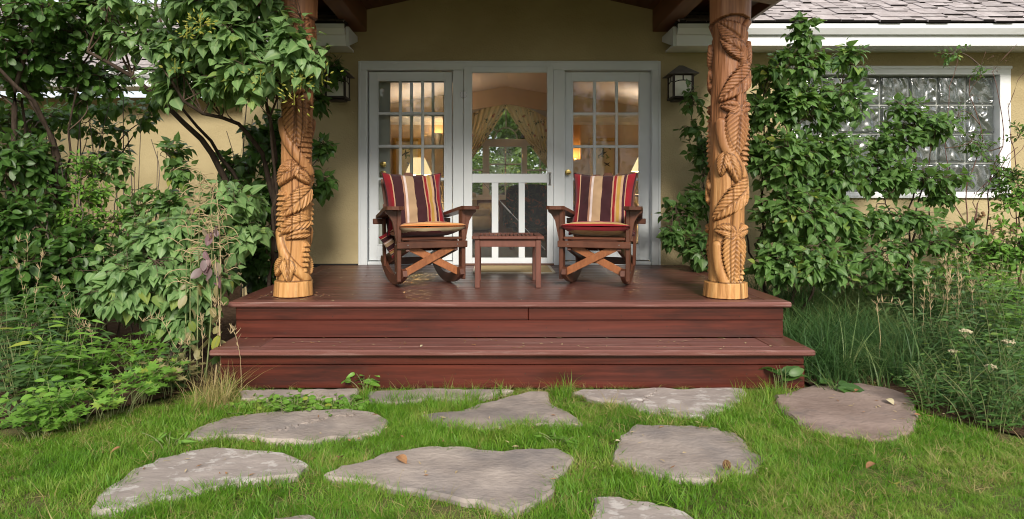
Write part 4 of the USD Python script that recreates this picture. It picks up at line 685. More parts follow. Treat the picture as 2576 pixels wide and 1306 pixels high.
def cushions(base, ang, side, topmat, sx_shift, seed):
    base = np.array(base)
    cw = 0.525 if side == "left" else 0.55; v, f, a, b = pillow(cw, 0.58, 0.15, pinch=0.12, wr=0.9, seed=seed); lean = 0.42; v = rot(v, [1, 0, 0], -lean) if False else np.stack([v[:, 0], v[:, 1] * math.cos(lean) + v[:, 2] * math.sin(lean), -v[:, 1] * math.sin(lean) + v[:, 2] * math.cos(lean)], 1)
    th = Thing("back_cushion", f"upright red, maroon and tan striped cushion on the {side} rocking chair", "cushion", base, rotz=ang)
    v = v + [0.0 + sx_shift, 0.165, 0.655]; th.part("cover", (v, f), "cushion_stripes", smooth=True, attrs={"sx": (a + 1) / 2})
    e = np.array([(t, -1) for t in np.linspace(-1, 1, 20)] + [(1, t) for t in np.linspace(-1, 1, 20)] + [(t, 1) for t in np.linspace(1, -1, 20)] + [(-1, t) for t in np.linspace(1, -1, 20)])
    pe = np.stack([e[:, 0] * (1 - 0.12 * (1 - e[:, 1] ** 2)) * cw / 2, e[:, 0] * 0, e[:, 1] * (1 - 0.12 * (1 - e[:, 0] ** 2)) * 0.29], 1); pe = np.stack([pe[:, 0], pe[:, 2] * math.sin(lean), pe[:, 2] * math.cos(lean)], 1) + [sx_shift, 0.165, 0.655]
    th.part("piping", tube(pe, 0.0065, 6), "cushion_stripes", smooth=True, attrs={"sx": np.full(len(pe) * 6 + 2, 0.2)})
    v, f, a, b = pillow(0.55, 0.48, 0.10, pinch=0.07, wr=0.5, seed=seed + 4); v = np.stack([v[:, 0], v[:, 2], -v[:, 1]], 1)  # lie flat: height -> depth
    tilt = 0.10; v[:, 2] -= (v[:, 1]) * 0.16; z0 = 0.445
    lab = "flat orange striped seat cushion on the left rocking chair" if side == "left" else "flat red and gold striped seat cushion on the right rocking chair"
    th = Thing("seat_cushion", lab, "cushion", base, rotz=ang)
    hz_ = v[:, 2] + v[:, 1] * 0.16
    if topmat == "orange_stripes": sx = np.where(hz_ > -0.010, 0.19 + 0.8 * np.clip((b + 1) / 2, 0, 1), np.where(hz_ > -0.034, 0.12, 0.03))
    else: sx = np.where(hz_ > 0.040, 0.37 + 0.6 * np.clip((b + 1) / 2, 0, 1), np.where(hz_ > 0.012, 0.33, np.where(hz_ > -0.030, 0.2, 0.05)))
    th.part("cover", (v + [sx_shift * 0.5 + 0.012, -0.135, z0], f), topmat, smooth=True, attrs={"sx": sx})
cushions(LC, LA, "left", "orange_stripes", -0.012, 2); cushions(RC, RA, "right", "red_gold_stripes", 0.0, 7)
v, f, a, b = pillow(0.26, 0.11, 0.07, pinch=0.06, seed=5); v = rot(v, [0, 1, 0], 1.0)
th = Thing("lumbar_cushion", "small striped cushion slipping out behind the left rocking chair's seat", "cushion", LC, rotz=LA); th.part("cover", (v * 0.85 + [-0.235, 0.12, 0.31], f), "cushion_stripes", smooth=True, attrs={"sx": (a + 1) / 2})
TX, TY0, TY1, TZ = X(1277.8, 5.07), 5.07, 5.59, DECKZ + 0.407
tb = Thing("side_table", "low red brown slatted wooden table between the rocking chairs", "side table", (TX, 5.33, DECKZ))
hw = 0.281
for yy in (TY0, TY1 - 0.055): tb.part("top_rail", box(TX - hw + 0.056, TX + hw - 0.056, yy, yy + 0.055, TZ - 0.022, TZ, 0.003), "table_wood")
for s in (-1, 1): tb.part("top_rail", box(TX + s * hw - (0.055 if s > 0 else 0), TX + s * hw + (0.055 if s < 0 else 0), TY0, TY1, TZ - 0.0225, TZ + 0.0005, 0.003), "table_wood")
for k in range(13):
    xx = TX - hw + 0.068 + (2 * hw - 0.136) * (k + 0.5) / 13; tb.part("top_slat", box(xx - 0.0115, xx + 0.0115, TY0 + 0.0565, TY1 - 0.0565, TZ - 0.019, TZ - 0.001, 0.002), "table_wood")
for s in (-1, 1):
    for yy in (TY0 + 0.022, TY1 - 0.062):
        xx = TX + s * 0.2385; v, f = box(xx - 0.020, xx + 0.020, yy, yy + 0.04, DECKZ + 0.002, TZ - 0.023, 0.003); tb.part("leg", (v, f), "table_wood")
    tb.part("apron", box(TX + s * 0.2385 - 0.011, TX + s * 0.2385 + 0.011, TY0 + 0.063, TY1 - 0.063, TZ - 0.085, TZ - 0.0235, 0.002), "table_wood")
for yy in (TY0 + 0.03, TY1 - 0.055): tb.part("apron", box(TX - 0.218, TX + 0.218, yy, yy + 0.022, TZ - 0.085, TZ - 0.0235, 0.002), "table_wood")
mz = DECKZ + 0.002; ma, mb, my0, my1 = X(1189, 6.05), X(1398, 6.05), 6.05, 6.66
dm = Thing("doormat", "tan doormat with pale bound edge below the screen door", "doormat", ((ma + mb) / 2, 6.3, mz))
dm.part("pile", prism(shapely.box(ma + 0.03, my0 + 0.03, mb - 0.03, my1 - 0.03), mz, mz + 0.014), "mat_cloth")
dm.part("binding", prism(shapely.box(ma, my0, mb, my1).buffer(-0.03).buffer(0.03).difference(shapely.box(ma + 0.031, my0 + 0.031, mb - 0.031, my1 - 0.031)), mz, mz + 0.011), "mat_edge")
def lantern(xc, label):
    yc, w, zb, zt = 6.60, 0.094, Z(247, 6.5), Z(182, 6.5); t = Thing("wall_lantern", label, "wall lantern", (xc, yc, zb)); I = "iron"
    ap = zt + 0.085; e = w + 0.052
    rv = np.array([(xc - e, yc - e, zt - 0.012), (xc + e, yc - e, zt - 0.012), (xc + e, yc + e, zt - 0.012), (xc - e, yc + e, zt - 0.012), (xc - 0.02, yc - 0.02, ap), (xc + 0.02, yc - 0.02, ap), (xc + 0.02, yc + 0.02, ap), (xc - 0.02, yc + 0.02, ap)])
    rv2 = np.vstack([rv, rv[:4] - [0, 0, 0.006]])
    t.part("cap", (rv2, np.array([[0, 1, 5], [0, 5, 4], [1, 2, 6], [1, 6, 5], [2, 3, 7], [2, 7, 6], [3, 0, 4], [3, 4, 7], [4, 5, 6], [4, 6, 7], [0, 8, 9], [0, 9, 1], [1, 9, 10], [1, 10, 2], [2, 10, 11], [2, 11, 3], [3, 11, 8], [3, 8, 0], [8, 11, 10], [8, 10, 9]])), "lantern_roof")
    for a in (-1, 1):
        for b in (-1, 1): t.part("corner_post", box(xc + a * w - 0.011, xc + a * w + 0.011, yc + b * w - 0.011, yc + b * w + 0.011, zb + 0.022, zt - 0.019, 0.002), I)
    t.part("base_rim", join(box(xc - w - 0.015, xc + w + 0.015, yc - w - 0.015, yc + w + 0.015, zb, zb + 0.0215, 0.004), box(xc - w + 0.01, xc + w - 0.01, yc - w + 0.01, yc + w - 0.01, zb - 0.018, zb - 0.0005, 0.006)), I)
    for ax, s in ((0, -1), (1, -1), (1, 1)):
        def q(p, z, o=0.0): return (xc + p, yc + s * (w + o), z) if ax == 0 else (xc + s * (w + o), yc + p, z)
        zm = zb + 0.62 * (zt - zb)
        t.part("pane", quad(q(-w + 0.01, zb + 0.02), q(w - 0.01, zb + 0.02), q(w - 0.01, zt - 0.019), q(-w + 0.01, zt - 0.019)), "milk_glass")
        t.part("arch_bar", join(tube([q(p, zm + 0.022 * (1 - (p / w) ** 2), 0.003) for p in np.linspace(-w + 0.01, w - 0.01, 11)], 0.0055, 6), tube([q(0, zm + 0.02, 0.003), q(0, zt - 0.02, 0.003)], 0.0065, 6), tube([q(-w, zt - 0.022, 0.003), q(w, zt - 0.022, 0.003)], 0.008, 6)), I)
    t.part("back_plate", box(xc - 0.055, xc + 0.055, DW - 0.016, DW - 0.002, zb + 0.02, zt - 0.03, 0.003), I)
    t.part("bracket", box(xc - 0.02, xc + 0.02, yc + w + 0.0115, DW - 0.0165, zb + 0.09, zb + 0.14, 0.003), I)
lantern(X(1719, 6.5), "dark iron wall lantern right of the French doors, vine leaves at its base")
lantern(X(843, 6.5), "dark iron wall lantern left of the French doors, half hidden by leaves")
# ------------------------------------------------------------ flagstones
STONES = [
 ([(598, 979), (905, 977), (903, 992), (880, 1004), (800, 1002), (700, 1004), (612, 1002)], "narrow flagstone against the step's left end", 0, []),
 ([(925, 986), (985, 979), (1292, 978), (1255, 986), (1190, 1002), (1080, 1004), (965, 1014), (930, 1008)], "narrow flagstone against the middle of the step, half grown over", 0, []),
 ([(468, 1100), (500, 1076), (560, 1050), (640, 1039), (700, 1032), (800, 1030), (880, 1028), (945, 1038), (972, 1056), (958, 1084), (880, 1098), (760, 1110), (640, 1102), (560, 1096), (510, 1102)], "long flagstone with a crack, second row on the left", 0, [[(700, 1082), (770, 1066), (830, 1050), (895, 1046)]]),
 ([(1048, 1044), (1120, 1036), (1180, 1026), (1260, 1000), (1330, 983), (1378, 986), (1386, 1010), (1440, 1048), (1462, 1064), (1390, 1070), (1320, 1068), (1230, 1082), (1150, 1078), (1095, 1068)], "pointed flagstone below the middle of the step", 0, []),
 ([(1440, 984), (1470, 978), (1868, 977), (1876, 990), (1845, 1020), (1775, 1048), (1700, 1046), (1630, 1036), (1560, 1012), (1490, 1000)], "cracked pale patched flagstone against the step's right half", 1, [[(1600, 1024), (1622, 1008), (1628, 996), (1650, 988), (1652, 970)]]),
 ([(1945, 992), (1990, 982), (2040, 966), (2160, 962), (2230, 975), (2290, 996), (2312, 1040), (2292, 1084), (2205, 1108), (2085, 1088), (2000, 1062), (1965, 1022)], "brown shaded flagstone right of the step beside tall grass", 0, []),
 ([(1538, 1128), (1560, 1092), (1600, 1068), (1690, 1064), (1790, 1070), (1850, 1088), (1890, 1130), (1922, 1152), (1895, 1178), (1800, 1210), (1690, 1204), (1570, 1176), (1534, 1158)], "large flagstone with a pine cone, right of centre", 0, []),
 ([(214, 1292), (270, 1230), (330, 1182), (395, 1152), (470, 1134), (545, 1121), (600, 1132), (700, 1140), (778, 1166), (745, 1192), (620, 1212), (520, 1226), (450, 1254), (380, 1262), (300, 1290)], "large lichened flagstone at the front left of the lawn", 1, []),
 ([(818, 1190), (860, 1170), (930, 1158), (985, 1134), (1130, 1120), (1250, 1132), (1400, 1128), (1436, 1150), (1420, 1180), (1395, 1215), (1345, 1268), (1292, 1288), (1200, 1262), (1100, 1240), (1010, 1228), (940, 1208), (835, 1202)], "largest flagstone in the middle of the lawn, dead leaf on it", 0, []),
 ([(1490, 1244), (1560, 1248), (1650, 1262), (1725, 1288), (1760, 1312), (1740, 1360), (1500, 1360), (1470, 1310)], "flagstone cut by the bottom edge right of centre", 1, []),
 ([(690, 1300), (765, 1294), (840, 1320), (820, 1370), (660, 1370)], "corner of a flagstone at the bottom left of centre", 0, [])]
stone_polys = []
from scipy.spatial import Delaunay
for k, (pts, lab, lich, cracks) in enumerate(STONES):
    zt = 0.013 + 0.005 * ((k * 7) % 3); pg = Polygon([G(u, v, zt)[:2] for u, v in pts])
    pg = Polygon(np.array(pg.exterior.coords)).buffer(0.010).buffer(-0.010).segmentize(0.028); r = np.random.default_rng(k)
    co = np.array(pg.exterior.coords)[:-1]; co = co + (meshkit.fbm(np.c_[co * 9, co[:, :1] * 0 + k], 3, 4)[:, None] - 0.5) * 0.075 * (co - co.mean(0)) / np.linalg.norm(co - co.mean(0), axis=1, keepdims=True); pg = Polygon(co).buffer(0)
    stone_polys.append(pg); y_top = SD + 0.044
    if k in (0, 1, 4): pg = pg.intersection(shapely.box(-9, 0, 9, y_top))
    cl = [shapely.LineString([G(u, v, zt)[:2] for u, v in c]).segmentize(0.02) for c in cracks]
    pieces = []
    for g in getattr(pg, "geoms", [pg]):
        if g.area < 0.001: continue
        g = g.simplify(0.002); inner = g.buffer(-0.010)
        if inner.is_empty: continue
        e0 = np.array(g.segmentize(0.04).exterior.coords)[:-1]; e1 = []
        for gi in getattr(inner, "geoms", [inner]): e1.append(np.array(gi.segmentize(0.04).exterior.coords)[:-1])
        e1 = np.vstack(e1); bx = g.bounds; gp = np.stack(np.meshgrid(np.arange(bx[0], bx[2], 0.035), np.arange(bx[1], bx[3], 0.035)), -1).reshape(-1, 2) + r.uniform(-0.01, 0.01, (len(np.arange(bx[0], bx[2], 0.035)) * len(np.arange(bx[1], bx[3], 0.035)), 2))
        gp = gp[shapely.contains_xy(inner.buffer(-0.012), gp[:, 0], gp[:, 1])]; 
        for c in cl: gp = gp[shapely.distance(shapely.points(gp), c) > 0.012]
        cc = np.vstack([np.array(c.coords) + r.normal(0, 0.003, (len(c.coords), 2)) for c in cl] + [np.zeros((0, 2))]); c2 = np.vstack([cc + o for o in ((0.006, 0.004), (-0.006, -0.004))] + [np.zeros((0, 2))]); cc, c2 = (q[shapely.contains_xy(inner, q[:, 0], q[:, 1])] if len(q) else q for q in (cc, c2))
        A = np.vstack([e0, e1, gp, c2, cc]); tri = Delaunay(A).simplices; cen = A[tri].mean(1); tri = tri[shapely.contains_xy(g, cen[:, 0], cen[:, 1])]
        ter = meshkit.fbm(np.c_[A * [5, 7], A[:, :1] * 0 + k], 4, 6); step = np.floor(ter * 7) / 7 * 0.016 + ter * 0.004
        zz_ = zt - 0.008 + step; zz_[: len(e0)] = zt - 0.012
        if len(cc): zz_[-len(cc):] -= 0.014
        w_ = A[tri]; n2 = (w_[:, 1, 0] - w_[:, 0, 0]) * (w_[:, 2, 1] - w_[:, 0, 1]) - (w_[:, 1, 1] - w_[:, 0, 1]) * (w_[:, 2, 0] - w_[:, 0, 0]); tri[n2 < 0] = tri[n2 < 0][:, ::-1]
        top = (np.c_[A, zz_], tri); m = len(e0); a = np.arange(m); b = (a + 1) % m; ring = np.vstack([np.c_[e0, np.full(m, zt - 0.012)], np.c_[e0, np.full(m, -0.05)]]); ccw = Polygon(e0).exterior.is_ccw
        sf = np.vstack([np.stack([a, a + m, b + m], 1), np.stack([a, b + m, b], 1)]); pieces += [top, (ring, sf if ccw else sf[:, ::-1])]
    single("flagstone", join(*pieces), "lichen_stone" if lich else ("brown_stone" if k == 5 else "sandstone"), lab, "flagstone", None, smooth=25)
stones_u = shapely.union_all(stone_polys)
# ------------------------------------------------------------ leaves and plants
def leaf_shape(kind):
    if kind == "lilac": t = [0, .05, .18, .36, .56, .76, .90, 1]; w = [0, .22, .36, .37, .28, .15, .055, 0]; fold, curl = 0.10, 0.22
    elif kind == "oval": t = [0, .12, .32, .55, .78, .93, 1]; w = [0, .15, .25, .27, .2, .08, 0]; fold, curl = 0.10, 0.15
    elif kind == "round": t = [0, .1, .35, .7, .93, 1]; w = [0, .22, .40, .36, .14, 0]; fold, curl = 0.08, 0.1
    elif kind == "narrow": t = [0, .15, .4, .7, 1]; w = [0, .07, .11, .075, 0]; fold, curl = 0.05, 0.3
    elif kind == "dock": t = [0, .06, .25, .5, .75, .93, 1]; w = [0, .12, .22, .25, .2, .09, 0]; fold, curl = 0.12, 0.45
    elif kind == "lobed":
        pts = [(0, 0)]; tip = []
        for a, r in ((-150, .42), (-118, .25), (-95, .50), (-62, .27), (-38, .58), (-18, .33), (0, .66), (18, .33), (38, .58), (62, .27), (95, .50), (118, .25), (150, .42)): tip.append((r * math.sin(math.radians(a)), 0.38 + r * math.cos(math.radians(a)), 0.06 * (r > .4) - 0.12 * max(0, math.cos(math.radians(a))) * (r > .6)))
        V = np.array([(0, 0.38, 0.0)] + tip); F = [(0, i + 1, i + 2) for i in range(len(tip) - 1)]; F = [(a, c, b) for a, b, c in F]; rb = np.r_[1.0, np.where(np.arange(len(tip)) % 2 == 0, 0.2, 0.55)]
        pv = np.array([(-.012, -.5, -.06), (.012, -.5, -.06), (.012, .38, 0), (-.012, .38, 0)]); n = len(V); return np.vstack([V, pv]), np.array(F + [(n, n + 1, n + 2), (n, n + 2, n + 3)]), np.r_[rb, [1, 1, 1, 1]]
    V, rb, F = [], [], []
    for a, b in zip(t, w): z = -curl * a ** 2; V += [(-b, a, z + fold * b * 2), (0, a, z), (b, a, z + fold * b * 2)]; rb += [0, 1, 0]
    for i in range(len(t) - 1):
        p, q = 3 * i, 3 * i + 3
        for a, b in ((0, 1), (1, 2)):
            if i > 0: F.append((p + a, p + b, q + b))
            if i < len(t) - 2: F.append((p + a, q + b, q + a))
            elif i == len(t) - 2: pass
        if i == 0: F += [(1, q + 1, q), (1, q + 2, q + 1)]
    n = len(V); V += [(-.012, -.22, -.03), (.012, -.22, -.03), (.012, 0.02, 0.002), (-.012, 0.02, 0.002)]; rb += [1, 1, 1, 1]; F += [(n, n + 1, n + 2), (n, n + 2, n + 3)]
    return np.array(V, float), np.array(F), np.array(rb, float)
SHAPES = {k: leaf_shape(k) for k in ("lilac", "oval", "round", "narrow", "dock", "lobed")}
def unit(a): return a / (np.linalg.norm(a, axis=-1, keepdims=True) + 1e-9)
LIGHT = unit(np.array([0.12, -0.65, 0.75]))
class Leaves:
    def __init__(s): s.p, s.d, s.n, s.s, s.t = [], [], [], [], []
    def add(s, p, d, n, size, tone): s.p.append(p); s.d.append(d); s.n.append(n); s.s.append(size); s.t.append(tone)
    def build(s, thing, kind, m, r, most=300, clip=None, name="leaf"):
        if not s.p: return
        Pn, D, N, S, T = map(np.array, (s.p, s.d, s.n, s.s, s.t))
        if clip is not None:
            k = clip(Pn); Pn, D, N, S, T = Pn[k], D[k], N[k], S[k], T[k]
        V0_, F0, rb = SHAPES[kind]; D = unit(D); Xx = unit(np.cross(D, N)); N = np.cross(Xx, D)
        wid, cu = r.uniform(0.85, 1.15, len(Pn)), r.uniform(0.2, 2.0, len(Pn))
        V = Pn[:, None] + S[:, None, None] * (V0_[None, :, :1] * wid[:, None, None] * Xx[:, None] + V0_[None, :, 1:2] * D[:, None] + V0_[None, :, 2:] * cu[:, None, None] * N[:, None])
        u_ = U0 + FPX * Pn[:, 0] / Pn[:, 1]; v_ = V0 - FPX * (Pn[:, 2] - CAMZ) / Pn[:, 1]; inside = (u_ > -10) & (u_ < 2590) & (v_ > -10) & (v_ < 1320)
        px = S / Pn[:, 1] * FPX * (0.35 + np.abs((N * unit(np.array([0, 0, CAMZ]) - Pn)).sum(1))); key = np.where(inside, Pn[:, 1] - 0.004 * px, 99); order = np.argsort(key)
        near = [i for i in order[:most] if inside[i] and px[i] > 9]; rest = np.setdiff1d(np.arange(len(Pn)), near)
        for i in near: thing.part(name, (V[i], F0), m, smooth=True, attrs={"tone": np.full(len(V0_), T[i]), "rib": rb})
        if len(rest):
            n = len(V0_); F = (F0[None] + (np.arange(len(rest)) * n)[:, None, None]).reshape(-1, 3)
            thing.part("foliage", (V[rest].reshape(-1, 3), F), m, smooth=True, kind="stuff", attrs={"tone": np.repeat(T[rest], n), "rib": np.tile(rb, len(rest))})
def nodeck(p):   # keeps leaves out of the deck, the walls and the ground
    x, y, z = p.T
    ok = ~((x > -1.84) & (x < 2.06) & (y > DD - 0.05) & (z < DECKZ + 0.03)) & ~((y > DW - 0.05) & (x > -2.6)) & (z > 0.02)
    ok &= ~((x > X(880, DW) + 0.02) & (x < 1.62) & (y > 4.2) & (z < 2.9) & (x > -1.40))
    return ok
def shrub(name, label, cat, stems, blobs, kind="lilac", size=(0.06, 0.095), leafm="lilac_leaf", barkm="bark_dark", seed=0, per=(4, 7), twig=0.36, droop=0.55, most=300, clip=nodeck, group=None, tone=(0.0, 1.0), up=0.8, extra=None, dense=1.25):
    dense *= 1.45; size = (size[0] * 0.80, size[1] * 0.98)
    r = np.random.default_rng(seed); base = P(*stems[0][0][0]); t = Thing(name, label, cat, base, group=group); pool = []; L = Leaves(); tw = []
    for pts, r0, r1 in stems:
        pp = smoothpath([P(*q) for q in pts], 18); pp[1:-1] += r.normal(0, 0.012, (16, 3)); t.part("stem", tube(pp, np.linspace(r0, r1, 18), 8), barkm, smooth=True); pool.append(pp[3:])
    main = np.vstack(pool)
    for (u, v, d, ru, rv, rd, n) in blobs:
        n = int(round(n * dense))
        c = P(u, v, d); R = np.array([ru * d / FPX, rd, rv * d / FPX]); sub = []
        for _ in range(max(1, n // 9)):
            q = unit(r.normal(size=3)) * r.uniform(0.1, 0.7); tip = c + q * R; dist_ = np.linalg.norm(main - tip, axis=1) + 0.7 * np.clip(main[:, 2] - tip[2] + 0.05, 0, None); o = main[np.argsort(dist_)[r.integers(0, 4)]]
            mid = (o + tip) / 2 + [r.normal(0, 0.05), r.normal(0, 0.05), 0.10 * np.linalg.norm(tip - o) + r.normal(0, 0.03)]; ln = np.linalg.norm(tip - o)
            if ln > 0.03: br = smoothpath([o, mid, tip], 10); tw.append(tube(br, np.linspace(0.004 + 0.006 * min(ln, 1), 0.0025, 10), 4, cap=False)); sub.append(br[3:])
        sp = np.vstack(sub) if sub else main
        for _ in range(n):
            q = unit(r.normal(size=3)) * r.uniform(0, 1) ** 0.4; tip = c + q * R; dist_ = np.linalg.norm(sp - tip, axis=1); o = sp[np.argsort(dist_)[r.integers(0, min(3, len(sp)))]]; e = tip - o; ln = np.linalg.norm(e)
            if ln > twig: o = tip - e / ln * twig * r.uniform(0.8, 1.1); ln = np.linalg.norm(tip - o)
            if ln < 0.10: tip = o + unit(e + r.normal(0, 0.05, 3)) * 0.14; ln = 0.14
            cv = smoothpath([o, (o + tip) / 2 + [0, 0, 0.12 * ln], tip], 7); tw.append(tube(cv, np.linspace(0.0032, 0.0014, 7), 3, cap=False))
            dirt = unit(tip - o); sd = unit(np.cross(dirt, r.normal(size=3))); m = r.integers(*per); tn = r.uniform(*tone); outw = unit(tip - c + 1e-6)
            for k in range(m):
                f = 0.25 + 0.75 * (k // 2 * 2 + 1) / m; f = min(f, 1.0); p = cv[min(6, int(f * 6))] + (tip - o) * r.normal(0, 0.02); sg = 1 if k % 2 else -1; 
                if k % 2 == 0: sd = unit(np.cross(dirt, r.normal(size=3)))
                dd = unit(dirt * (0.5 if k < m - 1 else 1.3) + sd * sg * 0.8 + np.array([0, 0, -droop]) + r.normal(0, 0.34, 3)); nn = unit(np.array([0, 0, up]) + LIGHT * 0.6 + outw * 0.35 + r.normal(0, 0.42, 3)); sz = r.uniform(*size) * (0.75 + 0.4 * min(1, (m - k) / 4))
                L.add(p + dd * sz * 0.32, dd, nn, sz, np.clip(tn * 0.5 + r.uniform(*tone) * 0.5, 0, 1))
    if tw: t.part("twigs", join(*tw), "twig", kind="stuff", smooth=True)
    L.build(t, kind, leafm, r, most, clip)
    if extra: extra(t, r, main)
    return t
def plant(name, label, cat, base, n, height, spread, kind, size, leafm, stemm="green_stem", seed=0, leaves=(8, 14), lean=(0, 0), start=0.15, most=300, group=None, droop=0.3, clip=nodeck, stem_r=0.003, head=None, tone=(0, 1), flat=0.7, basedisc=0.06):
    r = np.random.default_rng(seed); base = np.array(base, float); t = Thing(name, label, cat, base, group=group); L = Leaves(); st = []; tips = []
    for k in range(n):
        a = r.uniform(0, 2 * np.pi); o = base + [math.cos(a) * basedisc * r.uniform(0, 1), math.sin(a) * basedisc * r.uniform(0, 1), 0]; h = height * r.uniform(0.6, 1.05); sp = spread * r.uniform(0.2, 1.0)
        tip = o + [math.cos(a) * sp + lean[0], math.sin(a) * sp * 0.8 + lean[1], h]; mid = o + (tip - o) * [0.35, 0.35, 0.6]; cv = smoothpath([o, mid, tip], 10); st.append(tube(cv, np.linspace(stem_r, stem_r * 0.45, 10), 4, cap=False)); tips.append((cv[-1], unit(cv[-1] - cv[-3])))
        m = r.integers(*leaves); tn = r.uniform(*tone)
        for j in range(m):
            f = start + (1 - start) * (j + 0.6) / m; i = min(9, int(f * 9.99)); p = cv[i]; dirt = unit(cv[min(9, i + 1)] - cv[max(0, i - 1)]); b = j * 2.4 + r.uniform(-0.4, 0.4); sd = np.array([math.cos(b), math.sin(b), 0])
            dd = unit(sd + dirt * 0.45 + np.array([0, 0, -droop * r.uniform(0, 1.2)])); nn = unit(np.array([0, 0, flat]) + LIGHT * 0.5 + r.normal(0, 0.25, 3)); sz = r.uniform(*size) * (1.1 - 0.45 * f); L.add(p + dd * sz * 0.18, dd, nn, sz, np.clip(tn * 0.6 + 0.4 * r.uniform(*tone), 0, 1))
    t.part("stems", join(*st), stemm, kind="stuff" if n > 6 else None, smooth=True)
    L.build(t, kind, leafm, r, most, clip)
    if head: head(t, r, tips)
    return t
# ------------------------------------------------------------ trees round the garden: behind the house, those the panes mirror, and unseen ones added for shade
def garden_tree(label, x, y, h, w, seed, src=None):
    if src is not None:
        path = numbered("/World", "garden_tree"); xf = UsdGeom.Xform.Define(stage, path); xf.AddTranslateOp().Set(Gf.Vec3d(x, y, 0)); xf.AddRotateZOp().Set(seed * 77.0); xf.AddScaleOp().Set(Gf.Vec3f(w, w, h)); pr = xf.GetPrim(); pr.GetReferences().AddInternalReference(src); pr.SetInstanceable(True); tag(pr, label, "tree", "tall trees round the garden"); return
    r = np.random.default_rng(seed); t = Thing("garden_tree", label, "tree", (x, y, 0), group="tall trees round the garden"); b = np.array([x, y, 0.0])
    t.part("trunk", tube(b + smoothpath([(0, 0, -0.1), (0.1, 0.05, 1.8), (0.0, 0.1, 3.6), (0.15, 0, 5.4)], 14), np.linspace(0.20, 0.04, 14), 8), "bark_dark", smooth=True); n = 4200; cl = [(unit(r.normal(size=3)) * [1.7, 1.7, 2.3] * r.uniform(0.2, 1) + [0, 0, 3.7], r.uniform(0.4, 0.9)) for _ in range(26)]
    V0_, F0, rb = SHAPES["oval"]; VV = []; T = []
    for k in range(n):
        c, q = cl[r.integers(0, 26)]; o = b + c + unit(r.normal(size=3)) * q * r.uniform(0, 1) ** 0.4; o[2] = max(o[2], 0.25); d_ = unit(r.normal(size=3) + [0, 0, -0.5]); nn = unit(r.normal(size=3) * 0.6 + [0, 0, 0.8]); xx = unit(np.cross(d_, nn)); nn = np.cross(xx, d_); VV.append(o + r.uniform(0.12, 0.2) * (V0_[:, :1] * xx + V0_[:, 1:2] * d_ + V0_[:, 2:] * nn)); T.append(r.uniform())
    m = len(V0_); t.part("crown", (np.vstack(VV), (F0[None] + (np.arange(n) * m)[:, None, None]).reshape(-1, 3)), "far_leaf", smooth=True, kind="stuff", attrs={"tone": np.repeat(T, m), "rib": np.tile(rb, n)})
    return t.path
gt = garden_tree("leafy tree standing behind the cottage, seen through the indoor window", 0.9, 19.5, 1, 1, 301)
for k, (x, y, h, w) in enumerate(((-1.8, 20.4, 1.0, 1.1), (3.4, 20.5, 1.1, 1.1), (0.3, 23.5, 1.3, 1.5), (-3.5, 24.5, 1.3, 1.5), (4.5, 25, 1.3, 1.5), (-0.6, 17.6, 0.42, 0.8), (2.0, 17.9, 0.45, 0.85))): garden_tree("leafy tree standing behind the cottage, seen through the indoor window", x, y, h, w, 2 + k, gt)
for k, (x, y, h, w) in enumerate(((-9, -9.5, 1.05, 1.25), (-5, -11.5, 1.0, 1.3), (-1.4, -10.5, 0.92, 1.15), (2.6, -11.5, 0.95, 1.3), (6.4, -10, 1.0, 1.2), (10.4, -9, 1.15, 1.35), (12, -3.5, 1.2, 1.3), (-11.5, -4, 1.25, 1.4), (-10.5, 1.5, 1.2, 1.2), (11.5, 2.0, 1.1, 1.1), (-6.6, 4.6, 1.05, 0.95), (-7.2, 6.6, 1.1, 1.0), (-5.4, 2.2, 1.15, 0.85))):  # the nearest at left are unseen, added to shade the wing wall
    garden_tree("tall leafy tree out of view round the lawn, mirrored in the glass or added for shade", x, y, h, w, 9 + k, gt)
